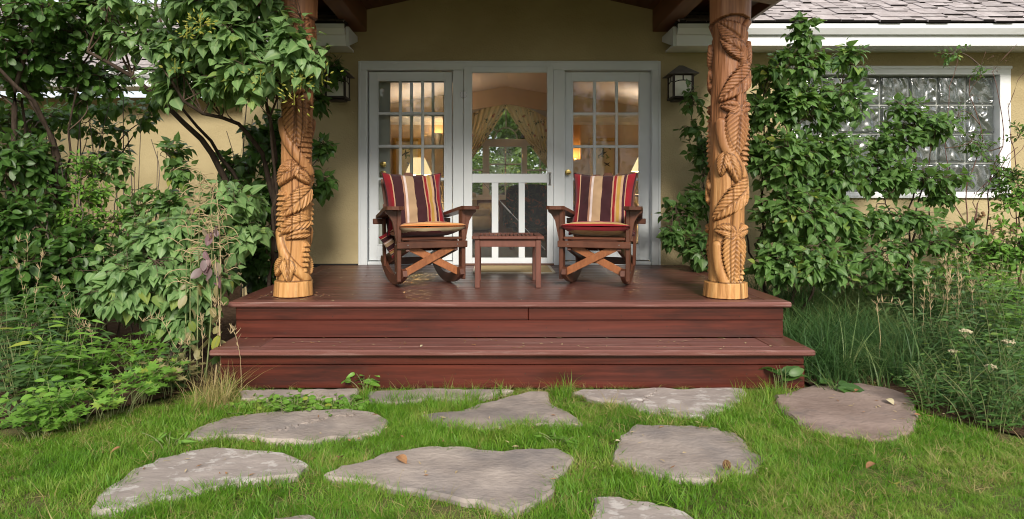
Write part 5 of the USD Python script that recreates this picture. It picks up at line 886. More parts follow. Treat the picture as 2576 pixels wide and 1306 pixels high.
# ------------------------------------------------------------ shrubs and trees on the left
def berries(t, r, main):
    bl = []
    for (u, v, d, n) in ((505, 55, 4.1, 22), (470, 78, 4.1, 10), (440, 165, 4.35, 6), (655, 195, 4.15, 6), (755, 205, 4.05, 12), (740, 245, 4.12, 10), (810, 190, 4.08, 6)):
        c = P(u, v, d); core = [tube([c + [0, 0, 0.05], c - [0, 0, 0.05]], 0.002, 4)]
        for _ in range(n * 2):
            o = c + r.normal(0, 1, 3) * [0.052, 0.03, 0.034]; e = unit(o - c + [0, 0, 0.02]); core.append(tube([o - e * 0.012, o, o + e * 0.014], [0.0012, 0.0056, 0.001], 5))
        t.part("bud_cluster", join(*core), "bud_yellow", kind="stuff")
shrub("lilac_tree", "big pale leaved lilac with yellow seed clusters leaning across the left carved post", "tree",
    [([(640, 870, 5.6), (610, 560, 5.5), (545, 395, 5.4), (440, 290, 5.2), (350, 205, 5.0), (220, 130, 4.9)], .042, .012), ([(650, 870, 5.6), (620, 520, 5.5), (545, 380, 5.45), (450, 250, 5.3), (420, 150, 5.1)], .026, .008),
     ([(665, 870, 5.5), (690, 560, 5.3), (655, 375, 5.1), (590, 310, 4.9), (510, 285, 4.7), (430, 200, 4.5)], .036, .009), ([(670, 870, 5.5), (690, 500, 5.2), (680, 300, 4.9), (640, 150, 4.6), (600, 40, 4.5)], .028, .008), ([(672, 870, 5.4), (690, 480, 4.9), (690, 250, 4.5), (740, 140, 4.2)], .018, .006)],
    [(600, 120, 4.5, 150, 95, .35, 72), (470, 110, 4.6, 130, 85, .35, 56), (735, 110, 4.1, 55, 75, .15, 20), (772, 150, 4.12, 26, 80, .10, 12), (560, 20, 4.5, 230, 50, .4, 64), (640, 190, 4.4, 120, 42, .25, 30), (330, 90, 4.9, 90, 55, .3, 12), (740, 30, 4.4, 24, 40, .2, 5), (330, 10, 4.8, 110, 26, .4, 18), (420, 190, 4.8, 70, 40, .2, 14), (560, 210, 4.5, 60, 30, .15, 12), (500, 225, 4.75, 140, 26, .2, 22), (600, -130, 4.7, 260, 110, .5, 60), (300, -120, 5.0, 200, 110, .5, 36)],
    size=(0.075, 0.112), leafm="lilac_pale", seed=11, droop=0.75, extra=berries, tone=(0.15, 1.0), up=0.9)
shrub("lilac_bush", "low lilac bush with broad drooping leaves left of the steps", "shrub",
    [([(430, 900, 4.75), (420, 760, 4.7), (380, 620, 4.6)], .016, .006), ([(450, 900, 4.8), (500, 700, 4.8), (540, 520, 4.8)], .016, .006), ([(410, 895, 4.7), (330, 780, 4.6), (270, 720, 4.5)], .012, .005), ([(470, 895, 4.9), (560, 700, 4.9), (600, 560, 4.9)], .014, .006)],
    [(575, 500, 4.8, 85, 55, .25, 22), (450, 590, 4.65, 150, 70, .3, 50), (350, 680, 4.5, 140, 65, .3, 44), (480, 700, 4.5, 120, 60, .2, 34), (300, 745, 4.4, 90, 40, .2, 18), (470, 790, 4.6, 80, 55, .2, 22), (610, 580, 4.75, 45, 60, .15, 14), (400, 780, 4.6, 110, 50, .2, 16)],
    size=(0.075, 0.115), leafm="lilac_pale", barkm="bark_grey", seed=12, droop=0.85, tone=(0.25, 1.0), up=0.9, dense=1.7)
shrub("lilac_sucker", "dark leaved lilac shoots between the left carved post and the wall", "shrub",
    [([(680, 860, 5.75), (690, 600, 5.7), (690, 330, 5.7)], .010, .005), ([(700, 858, 5.8), (720, 560, 5.75), (800, 400, 5.8)], .009, .004), ([(650, 865, 5.75), (640, 620, 5.7), (620, 420, 5.65)], .010, .004), ([(690, 858, 5.9), (720, 420, 6.1), (790, 230, 6.3), (860, 140, 6.4)], .007, .003)],
    [(670, 360, 5.6, 60, 90, .25, 24), (650, 520, 5.5, 60, 90, .2, 30), (650, 660, 5.4, 55, 80, .2, 26), (815, 372, 5.9, 34, 26, .10, 6), (808, 465, 5.85, 38, 42, .12, 9), (840, 165, 6.38, 32, 50, .06, 5), (800, 250, 6.2, 24, 40, .1, 5), (600, 420, 5.7, 60, 60, .2, 12)],
    size=(0.075, 0.11), leafm="shade_leaf", barkm="bark_grey", seed=13, droop=0.6, tone=(0.0, 0.6), dense=1.9)
shrub("shade_tree", "dark multi stemmed tree at the far left edge", "tree",
    [([(138, 890, 5.4), (137, 480, 5.3), (140, 370, 5.2), (80, 260, 5.0), (45, 225, 4.9), (0, 180, 4.8), (-60, 150, 4.7)], .034, .012), ([(140, 890, 5.4), (139, 420, 5.25), (120, 330, 5.2), (80, 255, 5.2), (45, 170, 5.1), (20, 20, 5.0)], .026, .010), ([(20, 900, 5.3), (25, 500, 5.2), (40, 250, 5.1), (80, 110, 5.0), (150, 40, 5.0)], .034, .014), ([(60, 890, 5.6), (70, 420, 5.5), (52, 180, 5.4), (10, 60, 5.3)], .018, .008), ([(142, 890, 5.4), (170, 400, 5.4), (200, 190, 5.3), (280, 90, 5.2), (370, 120, 5.1)], .012, .006)],
    [(90, 40, 5.0, 150, 70, .5, 56), (30, 120, 5.0, 70, 70, .4, 22), (220, 100, 5.3, 110, 60, .35, 26), (190, 190, 5.4, 90, 50, .3, 18), (270, 200, 5.6, 110, 40, .3, 22), (60, 210, 5.3, 70, 50, .3, 12), (250, 20, 5.2, 110, 40, .3, 20), (200, 240, 5.6, 70, 30, .2, 8), (60, -150, 5.0, 240, 140, .6, 70), (-180, 150, 4.9, 160, 200, .6, 70), (-160, 500, 4.6, 140, 200, .5, 40), (120, 150, 5.2, 110, 60, .3, 24), (40, 300, 5.8, 90, 60, .3, 22), (150, 300, 6.0, 70, 60, .2, 12), (100, 420, 6.0, 80, 60, .2, 14)],
    kind="round", size=(0.055, 0.085), leafm="shade_leaf", seed=14, droop=0.5, tone=(0.0, 0.85), dense=1.5)
shrub("understorey_shrub", "dense dark green shrub below the far left tree", "shrub",
    [([(60, 930, 5.0), (50, 600, 5.0), (40, 370, 5.1)], .012, .005), ([(180, 930, 5.1), (190, 650, 5.1), (200, 480, 5.1)], .010, .004), ([(90, 930, 4.9), (110, 700, 4.9), (120, 560, 4.9)], .010, .004)],
    [(50, 400, 5.1, 75, 80, .3, 34), (40, 560, 4.9, 85, 95, .35, 48), (60, 700, 4.7, 90, 90, .3, 46), (190, 640, 5.0, 90, 110, .3, 42), (190, 760, 4.8, 110, 60, .3, 32), (110, 480, 5.2, 60, 60, .2, 12)],
    kind="oval", size=(0.065, 0.105), leafm="shade_leaf", barkm="bark_grey", seed=15, droop=0.45, tone=(0.0, 0.75), clip=nodeck, dense=2.0)
shrub("wild_rose", "thin small leaved shrub with yellowing leaves before the left wall", "shrub",
    [([(270, 900, 5.3), (260, 650, 5.3), (250, 470, 5.3)], .006, .003), ([(250, 900, 5.4), (225, 640, 5.3), (215, 480, 5.3)], .005, .002), ([(290, 900, 5.4), (330, 600, 5.4), (340, 420, 5.4)], .006, .003)],
    [(225, 490, 5.3, 60, 40, .2, 18), (190, 560, 5.2, 70, 50, .2, 18), (200, 410, 5.35, 50, 30, .15, 8), (270, 560, 5.3, 60, 60, .2, 10)],
    kind="oval", size=(0.035, 0.055), leafm="bright_leaf", barkm="twig", seed=16, droop=0.3, per=(8, 13))
shrub("young_lilac", "slender lilac saplings with sparse leaves in front of the sunlit left wall", "shrub",
    [([(330, 880, 5.6), (370, 640, 5.6), (425, 470, 5.6), (440, 340, 5.6)], .008, .003), ([(360, 880, 5.7), (390, 560, 5.7), (400, 420, 5.7), (380, 350, 5.7)], .007, .003), ([(300, 880, 5.7), (300, 560, 5.7), (280, 420, 5.7)], .007, .003)],
    [(430, 400, 5.6, 40, 60, .12, 10), (340, 530, 5.5, 40, 60, .12, 8), (320, 620, 5.4, 50, 60, .15, 12), (420, 500, 5.5, 80, 40, .15, 12), (300, 420, 5.7, 45, 40, .12, 7), (470, 440, 5.5, 60, 40, .1, 9), (330, 470, 5.7, 30, 30, .1, 3)],
    kind="lilac", size=(0.065, 0.10), leafm="lilac_leaf", barkm="bark_grey", seed=17, droop=0.5, tone=(0.1, 1.0), dense=1.3)
def canes(name, label, roots, m, seed, cat="stem cluster"):
    r = np.random.default_rng(seed); t = Thing(name, label, cat, P(*roots[0][0]))
    for a, b, rad in roots:
        p, q = P(*a), P(*b); mid = (p + q) / 2 + r.normal(0, 0.05, 3); t.part("cane", tube(smoothpath([p, mid, q], 12), np.linspace(rad, rad * 0.5, 12), 6), m, smooth=True)
canes("bare_canes", "cluster of thin bare upright stems before the left wall", [((u, 860, d), (u + du, v, d + 0.05), rad) for u, du, v, d, rad in ((95, 20, 330, 5.9, .008), (165, 30, 250, 6.0, .009), (205, 5, 240, 6.1, .008), (235, -10, 300, 6.2, .007), (262, 16, 250, 6.0, .006), (290, 30, 330, 6.1, .007), (320, -10, 230, 6.2, .007), (345, 10, 300, 6.1, .005), (372, 25, 380, 6.0, .005), (180, -40, 350, 5.9, .007), (60, 10, 280, 5.9, .008), (395, 40, 520, 5.9, .006), (415, 50, 560, 5.9, .005))], "bark_grey", 21)
canes("bare_canes", "thin bare stems crowding behind the left carved post", [((u, 840, 6.0), (u + du, v, 6.05), rad) for u, du, v, rad in ((640, -12, 200, .008), (660, 15, 180, .009), (690, 12, 140, .010), (705, -6, 240, .008), (590, -20, 330, .006), (615, 20, 300, .006), (676, 3, 330, .007))], "bark_grey", 22)
shrub("background_shrub", "dim leafy shrub hugging the shaded left wall behind the bare stems", "shrub",
    [([(80, 850, 6.3), (90, 560, 6.3), (110, 300, 6.3)], .010, .004), ([(200, 850, 6.4), (190, 560, 6.4), (230, 290, 6.4)], .009, .003), ([(300, 850, 6.5), (290, 600, 6.5), (300, 330, 6.5)], .008, .003)],
    [(60, 330, 6.3, 100, 90, .3, 26), (190, 300, 6.4, 90, 70, .25, 18), (120, 450, 6.3, 110, 90, .3, 24), (300, 270, 6.4, 90, 40, .2, 12), (250, 420, 6.5, 60, 90, .2, 12), (320, 600, 6.4, 60, 80, .2, 14), (430, 250, 6.3, 90, 26, .2, 10), (280, 340, 6.4, 70, 80, .2, 16), (370, 300, 6.4, 60, 50, .2, 8)],
    size=(0.07, 0.10), leafm="shade_leaf", barkm="bark_grey", seed=18, droop=0.6, tone=(0.0, 0.8), dense=0.9)
# dead weed with curling pods in front of the bushes
def dead_weed():
    r = np.random.default_rng(31); b = P(520, 930, 4.30); b[2] = 0; t = Thing("dead_weed", "tall dried weed with pale curling pods and wilted leaves beside the steps", "weed", b); L = Leaves(); L2 = Leaves(); L3 = Leaves()
    for (u0, u1, v1, d) in ((478, 482, 560, 4.28), (496, 505, 430, 4.3), (516, 530, 470, 4.26), (540, 546, 500, 4.24), (556, 540, 640, 4.2), (462, 470, 640, 4.3)):
        p, q = P(u0, 915, d), P(u1, v1, d); p[2] = 0.0; cv = smoothpath([p, (p + q) / 2 + r.normal(0, 0.015, 3), q], 14); t.part("stalk", tube(cv, np.linspace(0.0055, 0.0022, 14), 6), "green_stem" if u0 < 520 else "dry_stalk", smooth=True); pods = []
        if v1 < 600:
            for k in range(30):
                f = r.uniform(0.62, 1.05); o = cv[min(13, int(f * 13))] + r.normal(0, 0.02, 3); e = unit(np.array([r.normal(0, 1), r.normal(0, 0.6), r.uniform(-0.2, 0.7)])); l = r.uniform(0.05, 0.19)
                s = o + e * l * 0.5; c = np.cross(e, r.normal(size=3)) * l * 0.3; pods.append(tube(smoothpath([o, o + e * l * 0.4, o + e * l * 0.75 + c * 0.5, o + e * l + c - [0, 0, l * 0.25]], 8), np.r_[0.0012, np.full(6, 0.0026), 0.0008], 4, cap=False))
            t.part("seed_pods", join(*pods), "dry_stalk", smooth=True)
        for k in range(9):
            f = r.uniform(0.05, 0.6 if v1 < 600 else 0.95); o = cv[min(13, int(f * 13))]; e = unit(np.array([r.normal(0, 0.7), r.normal(0, 0.5), -1.2])); (L if k % 2 else L2).add(o, e, unit(r.normal(size=3) + LIGHT), r.uniform(0.05, 0.12), r.uniform(0, 1))
    for k in range(16):
        o = P(r.uniform(508, 552), r.uniform(565, 690), 4.22); L3.add(o, unit(np.array([r.normal(0, 0.6), -0.3, -1])), unit(r.normal(size=3) + LIGHT), r.uniform(0.06, 0.10), r.uniform(0, 1))
    L.build(t, "oval", "wilt_leaf", r); L2.build(t, "oval", "weed_leaf", r); L3.build(t, "oval", "mauve_leaf", r, name="mauve_leaf")
dead_weed()
def yellow_spots(t, r, main): pass
# foreground plants on the left
fg = [((205, 1075), 7, 0.20, 0.20, "lobed", (0.075, 0.11), "bright_leaf", "bright lobed leaf plant at the edge of the lawn, furthest left of its kind"), ((285, 1050), 8, 0.20, 0.22, "lobed", (0.075, 0.11), "bright_leaf", "bright lobed leaf plant before the dark shrub, second of its kind from the left"), ((350, 1015), 8, 0.24, 0.22, "lobed", (0.08, 0.12), "bright_leaf", "largest bright lobed leaf plant near the bare soil"),
      ((90, 1105), 7, 0.16, 0.20, "lobed", (0.07, 0.10), "bright_leaf", "low yellow green lobed plant at the lower left corner of the bed"), ((330, 965), 9, 0.30, 0.22, "lobed", (0.08, 0.12), "bright_leaf", "lobed leaf plant rising behind the others on the bare soil"), ((240, 980), 9, 0.30, 0.25, "oval", (0.06, 0.09), "bright_leaf", "bushy green plant left of the lobed leaf plants"),
      ((60, 1040), 12, 0.46, 0.22, "narrow", (0.10, 0.16), "weed_leaf", "narrow leaved weed clump at the left edge of the bed"), ((150, 1010), 12, 0.46, 0.22, "narrow", (0.10, 0.16), "bright_leaf", "bright narrow leaved weed clump left of the lobed plants"), ((20, 990), 14, 0.62, 0.22, "narrow", (0.11, 0.17), "weed_leaf", "tallest narrow leaved weed clump at the left edge"),
      ((110, 960), 14, 0.62, 0.25, "narrow", (0.11, 0.17), "shade_leaf", "dark narrow leaved weed clump in front of the far left tree"), ((200, 940), 12, 0.55, 0.25, "narrow", (0.10, 0.15), "weed_leaf", "narrow leaved weed clump with drooping tips behind the lobed plants"), ((10, 900), 12, 0.85, 0.20, "narrow", (0.10, 0.15), "weed_leaf", "tall leafy weed with small white flowers at the left edge"),
      ((440, 990), 8, 0.22, 0.14, "lobed", (0.07, 0.10), "wilt_leaf", "yellowing lobed plant between the bed and the steps"), ((405, 985), 9, 0.26, 0.16, "oval", (0.05, 0.08), "weed_leaf", "small leafy weed left of the yellowing plant"), ((130, 1085), 9, 0.26, 0.18, "oval", (0.05, 0.09), "bright_leaf", "bright oval leaved weed at the lawn's left edge")]
for k, ((u, v), n, h, sp, kd, sz, lm, lab) in enumerate(fg):
    b = G(u, v); plant("weed_plant" if kd != "lobed" else "geranium_plant", lab, "plant", b, n * (2 if kd == "lobed" else 1), h, sp, kd, sz, lm, seed=40 + k, leaves=(3, 6) if kd == "lobed" else (12, 20), start=0.55 if kd == "lobed" else 0.1, basedisc=0.10)
# ------------------------------------------------------------ shrubs on the right
shrub("lilac_shrub", "tall dense lilac with upright shoots right of the right carved post", "shrub",
    [([(1950, 820, 6.0), (1960, 560, 5.8), (1990, 330, 5.6), (2025, 60, 5.4)], .020, .004), ([(1985, 820, 6.0), (2040, 560, 5.8), (2090, 330, 5.7), (2135, 120, 5.6)], .018, .004), ([(1930, 820, 6.0), (1915, 560, 5.8), (1925, 330, 5.6), (1930, 200, 5.5)], .016, .004), ([(2000, 820, 5.9), (2080, 640, 5.6), (2130, 500, 5.6)], .014, .004), ([(1940, 820, 6.1), (1880, 600, 6.2), (1800, 450, 6.3), (1750, 330, 6.35)], .012, .004)],
    [(2026, 80, 5.4, 34, 60, .10, 9), (2010, 160, 5.45, 75, 45, .15, 20), (1930, 190, 5.5, 40, 40, .12, 8), (2135, 150, 5.6, 40, 50, .12, 9), (1980, 260, 5.5, 105, 75, .25, 44), (2100, 260, 5.6, 80, 70, .25, 30), (1965, 400, 5.45, 100, 100, .3, 54), (2090, 400, 5.55, 100, 90, .25, 44), (1990, 540, 5.35, 110, 95, .3, 56), (2090, 560, 5.4, 90, 70, .25, 30), (1960, 660, 5.2, 80, 60, .2, 26), (2060, 670, 5.1, 100, 65, .2, 34), (1900, 330, 5.6, 30, 90, .2, 14)],
    size=(0.065, 0.10), leafm="lilac_leaf", seed=51, droop=0.5, tone=(0.0, 1.0), up=0.75, dense=1.7)
shrub("vine_lilac", "dark lilac shoots climbing the wall behind the right carved post to the lantern", "shrub",
    [([(1790, 780, 6.45), (1780, 560, 6.45), (1760, 400, 6.45), (1730, 240, 6.42)], .010, .003), ([(1810, 780, 6.45), (1760, 620, 6.35), (1690, 580, 6.1)], .009, .003), ([(1830, 780, 6.4), (1820, 500, 6.3), (1800, 380, 6.3)], .009, .003)],
    [(1730, 255, 6.40, 20, 40, .04, 5), (1745, 340, 6.45, 34, 50, .12, 10), (1775, 400, 6.4, 40, 60, .15, 16), (1765, 500, 6.35, 60, 50, .15, 18), (1720, 530, 6.2, 50, 50, .12, 14), (1690, 590, 6.05, 34, 34, .1, 9), (1760, 630, 6.2, 60, 60, .2, 20), (1830, 560, 6.2, 40, 110, .15, 16)],
    size=(0.07, 0.105), leafm="lilac_leaf", seed=52, droop=0.6, tone=(0.0, 0.55), clip=lambda p: (p[:, 1] < DW - 0.03) & (p[:, 2] > DECKZ + 0.04))
shrub("lilac_shrub", "open branched lilac with fanned dark stems in front of the glass block window", "shrub",
    [([(2270, 790, 6.0), (2285, 660, 5.95), (2320, 500, 5.85), (2345, 360, 5.8)], .013, .004), ([(2265, 790, 6.0), (2280, 640, 5.95), (2300, 470, 5.85), (2300, 290, 5.8)], .011, .004), ([(2260, 790, 6.0), (2270, 650, 5.9), (2230, 520, 5.8), (2200, 420, 5.75)], .011, .004), ([(2275, 790, 6.0), (2300, 640, 5.9), (2380, 600, 5.85), (2450, 590, 5.8)], .010, .004), ([(2280, 790, 6.0), (2330, 560, 5.9), (2390, 420, 5.8)], .010, .004)],
    [(2290, 270, 5.75, 46, 22, .12, 10), (2330, 320, 5.8, 80, 36, .2, 24), (2240, 350, 5.75, 70, 50, .2, 20), (2210, 440, 5.7, 90, 50, .2, 28), (2300, 440, 5.75, 90, 40, .2, 22), (2350, 500, 5.8, 50, 40, .15, 7), (2200, 560, 5.6, 70, 45, .2, 16), (2330, 620, 5.7, 110, 34, .2, 18), (2390, 470, 5.8, 50, 60, .15, 12), (2300, 560, 5.6, 120, 50, .2, 18), (2180, 640, 5.4, 90, 60, .2, 22), (2420, 590, 5.8, 60, 40, .15, 10), (2260, 700, 5.5, 120, 50, .2, 20)],
    size=(0.06, 0.09), leafm="lilac_leaf", seed=53, droop=0.45, tone=(0.05, 0.85), dense=1.5)
def hips(t, r, main):
    h = []
    for _ in range(46):
        o = main[r.integers(20, len(main))] + r.normal(0, 0.05, 3); e = unit(r.normal(size=3)); h.append(tube([o - e * 0.006, o, o + e * 0.006], [0.001, 0.0065, 0.001], 5)); h.append(tube([o, o + unit(r.normal(size=3)) * 0.05], 0.001, 3, cap=False))
    t.part("rose_hips", join(*h), "red_cane", kind="stuff")
shrub("rose_bush", "straggly rose bush with bare reddish canes at the window's right side", "shrub",
    [([(2475, 760, 6.1), (2420, 560, 6.0), (2380, 400, 6.0), (2390, 250, 6.0), (2410, 150, 6.0)], .006, .002), ([(2480, 760, 6.1), (2430, 520, 6.0), (2470, 330, 6.0), (2440, 230, 6.0), (2480, 130, 6.0)], .007, .002), ([(2500, 760, 6.1), (2490, 480, 6.0), (2530, 330, 6.0), (2500, 200, 6.0), (2560, 110, 5.95)], .007, .002), ([(2490, 760, 6.1), (2450, 500, 6.0), (2530, 420, 6.0), (2600, 330, 6.0)], .006, .002), ([(2510, 760, 6.1), (2560, 500, 6.0), (2540, 260, 6.0), (2620, 130, 5.9)], .006, .002), ([(2470, 760, 6.1), (2440, 620, 6.0), (2480, 470, 6.0), (2560, 370, 6.0)], .009, .003), ([(2560, 760, 6.0), (2575, 600, 5.9), (2590, 450, 5.9)], .010, .004)],
    [(2395, 135, 6.0, 22, 18, .06, 4), (2470, 190, 6.0, 20, 20, .06, 3), (2460, 370, 6.0, 45, 45, .12, 10), (2545, 470, 5.9, 55, 60, .15, 24), (2530, 430, 5.95, 40, 40, .1, 8), (2570, 330, 6.0, 30, 40, .1, 4), (2420, 300, 6.0, 20, 20, .05, 2)],
    kind="oval", size=(0.03, 0.045), leafm="shade_leaf", barkm="red_cane", seed=54, droop=0.15, per=(8, 13), twig=0.2, extra=hips)
shrub("hedge_shrub", "dense small leaved green shrub at the right edge beside the rose bush", "shrub",
    [([(2560, 790, 6.0), (2565, 640, 5.95), (2560, 480, 5.9)], .010, .004), ([(2520, 790, 6.0), (2500, 660, 5.9), (2490, 560, 5.9)], .009, .003), ([(2600, 790, 5.9), (2620, 640, 5.8), (2610, 480, 5.8)], .010, .004), ([(2440, 790, 6.1), (2430, 700, 6.1), (2420, 630, 6.1)], .008, .003)],
    [(2560, 500, 5.85, 50, 60, .15, 16), (2560, 620, 5.8, 60, 80, .2, 34), (2490, 640, 5.9, 60, 60, .2, 22), (2420, 680, 6.0, 60, 50, .2, 18), (2540, 740, 5.6, 80, 60, .2, 26), (2330, 700, 6.1, 70, 44, .15, 16)],
    kind="oval", size=(0.04, 0.065), leafm="bright_leaf", barkm="twig", seed=55, droop=0.3, per=(7, 11), tone=(0.0, 0.7), dense=1.0)
def burrs(t, r, tips):
    b = []
    for p, e in tips:
        for k in range(3):
            o = p + r.normal(0, 0.03, 3); m = trimesh.creation.icosphere(1, 0.017); m.apply_translation(o); b.append((np.array(m.vertices), np.array(m.faces))); 
            for _ in range(8): q = unit(r.normal(size=3)); b.append(tube([o, o + q * 0.027], [0.0018, 0.0003], 3, cap=False))
    t.part("burr_heads", join(*b), "dry_brown", kind="stuff")
def umbels(t, r, tips, m="floret_cream"):
    for p, e in tips[:3]:
        b = []
        for _ in range(34):
            a, q = r.uniform(0, 6.28), 0.032 * math.sqrt(r.uniform(0, 1)); o = p + [q * math.cos(a), q * math.sin(a), 0.006 - q * 0.15 + r.normal(0, 0.003)]; s_ = trimesh.creation.icosphere(0, 0.0055); s_.apply_translation(o); b.append((np.array(s_.vertices), np.array(s_.faces)))
            if _ % 4 == 0: b.append(tube([p - [0, 0, 0.04], o], 0.0009, 3, cap=False))
        t.part("flower_head", join(*b), m)
whites = lambda t, r, tips: umbels(t, r, tips, "petal_white")
rg = [((2180, 800), 12, .75, .25, "oval", (.08, .13), "weed_leaf", "leafy weed at the foot of the right lilac", None), ((2330, 800), 12, .85, .30, "oval", (.07, .11), "weed_leaf", "broad leaved weed below the glass block window", None), ((2420, 790), 12, 1.0, .28, "oval", (.06, .10), "weed_leaf", "burdock with brown burr heads below the window's right side", burrs), ((2500, 800), 12, .95, .28, "oval", (.06, .10), "shade_leaf", "burdock with brown burr heads at the right edge", burrs),
      ((2560, 830), 14, .9, .28, "oval", (.05, .08), "bright_leaf", "bright leafy weed at the right edge below the rose bush", None), ((2480, 880), 16, .72, .30, "narrow", (.08, .13), "weed_leaf", "narrow leaved weed clump in front of the burdock", None), ((2250, 850), 14, .7, .26, "narrow", (.10, .16), "weed_leaf", "grey green narrow leaved weed beside the tall grass", None), ((2400, 880), 14, .65, .28, "narrow", (.08, .13), "shade_leaf", "dark narrow leaved weed in the middle of the right bed", None),
      ((2560, 940), 16, .68, .28, "oval", (.05, .08), "shade_leaf", "dark small leaved weed at the right edge", None), ((2500, 980), 16, .50, .26, "oval", (.045, .07), "shade_leaf", "dark bramble like weed at the lower right", None), ((2570, 1040), 14, .44, .24, "narrow", (.07, .11), "shade_leaf", "dark narrow weed at the lower right edge", umbels), ((2330, 930), 14, .5, .24, "narrow", (.08, .12), "weed_leaf", "narrow leaved weed right of the tall grass", None),
      ((2430, 1010), 18, .34, .22, "narrow", (.05, .08), "fern_leaf", "ferny yarrow with cream flower heads beside the brown flagstone", umbels), ((2350, 1030), 18, .26, .20, "narrow", (.045, .07), "fern_leaf", "low ferny yarrow at the brown flagstone's right end", None), ((2480, 1070), 18, .26, .22, "narrow", (.045, .07), "fern_leaf", "low ferny plant spilling onto the lawn at the right", None), ((2400, 950), 16, .44, .22, "narrow", (.05, .08), "fern_leaf", "ferny yarrow behind the brown flagstone", None), ((2130, 760), 12, .8, .25, "oval", (.08, .12), "lilac_leaf", "leafy shoots beside the deck's right end", None),
      ((2200, 775), 14, 1.0, .30, "oval", (.06, .10), "weed_leaf", "leafy weed against the wall below the window's left corner", None), ((2300, 770), 14, .95, .30, "narrow", (.12, .18), "weed_leaf", "long leaved weed against the wall below the middle of the window", None), ((2390, 775), 14, .95, .28, "oval", (.05, .08), "weed_leaf", "small leaved weed against the wall below the window", burrs), ((2460, 780), 16, 1.15, .30, "narrow", (.10, .15), "bright_leaf", "bright narrow leaved weed at the rose bush's foot", None), ((2560, 780), 16, 1.25, .32, "oval", (.06, .09), "bright_leaf", "tall bright leafy weed at the right edge against the wall", None),
      ((2450, 920), 16, .60, .30, "oval", (.05, .08), "weed_leaf", "leafy weed in front of the burdock at the lower right", None), ((2540, 900), 16, .85, .30, "narrow", (.09, .14), "bright_leaf", "tall narrow leaved weed at the lower right edge", None), ((2350, 860), 16, .70, .30, "oval", (.06, .09), "weed_leaf", "leafy weed in the middle of the right bed", None)]
for k, ((u, v), n, h, sp, kd, sz, lm, lab, hd) in enumerate(rg):
    plant("weed_plant" if lm != "fern_leaf" else "yarrow_plant", lab, "plant", G(u, v), n, h, sp, kd, sz, lm, seed=70 + k, leaves=(14, 24), start=0.08, head=hd, basedisc=0.16)
plant("dock_plant", "broad leaved dock growing against the step's right end", "plant", G(1972, 985) * [1, 1, 0] , 9, .19, .05, "dock", (.10, .15), "fern_leaf", seed=95, leaves=(1, 3), start=0.2, droop=0.0, clip=None, flat=0.2)
plant("dock_plant", "long leaved dock lying over the brown flagstone's corner", "plant", G(2085, 985) * [1, 1, 0], 5, .07, .10, "dock", (.16, .22), "fern_leaf", seed=96, leaves=(1, 2), start=0.2, clip=None)
for k, (u, v, h, lab) in enumerate(((745, 1030, .07, "small round leaved weed on the narrow left flagstone's edge"), (915, 985, .10, "single leafy weed at the foot of the step"), (425, 1130, .08, "thistle rosette at the front left flagstone"), (655, 1030, .035, "patch of round leaved weeds left of the weed on the narrow flagstone"), (1400, 1120, .06, "thistle rosette above the largest flagstone"), (850, 1030, .04, "round leaved weed patch right of the narrow left flagstone"))):
    plant("lawn_weed", lab, "plant", G(u, v), 6 if "thistle" in lab or "single" in lab else 26, h, .10, "narrow" if "thistle" in lab else ("dock" if "single" in lab else "round"), (.06, .09) if "thistle" in lab or "single" in lab else (.035, .055), "bright_leaf", seed=100 + k, leaves=(2, 4), start=0.3, clip=None, basedisc=0.05 if "thistle" in lab or "single" in lab else 0.16)
# ------------------------------------------------------------ grass
def blades(n, spread, h, w, lean, r, seg=3):
    V, F, T = [], [], []
    for _ in range(n):
        a, q = r.uniform(0, 6.283), spread * math.sqrt(r.uniform()); o = np.array([q * math.cos(a), q * math.sin(a), -0.008]); hh, ww = h * r.uniform(0.45, 1.1), w * r.uniform(0.7, 1.2); b = a + r.normal(0, 1.0); dv = np.array([math.cos(b), math.sin(b), 0]); sv = np.array([-dv[1], dv[0], 0]); ln = lean * hh * r.uniform(0.3, 1.5); tn = r.uniform(); i0 = len(V) and sum(len(x) for x in V)
        pts = []
        for k in range(seg + 1):
            f = k / seg; c = o + dv * ln * f ** 2 + np.array([0, 0, hh * (f - 0.25 * min(1.5, ln / hh) * f ** 2.5)]); wk = ww / 2 * (1 - f ** 1.6)
            pts += [c - sv * wk, c + sv * wk] if k < seg else [c]
        V.append(np.array(pts)); T += [tn] * len(pts)
        for k in range(seg - 1): F += [(i0 + 2 * k, i0 + 2 * k + 1, i0 + 2 * k + 3), (i0 + 2 * k, i0 + 2 * k + 3, i0 + 2 * k + 2)]
        F.append((i0 + 2 * seg - 2, i0 + 2 * seg - 1, i0 + 2 * seg))
    return np.vstack(V), np.array(F), np.array(T)
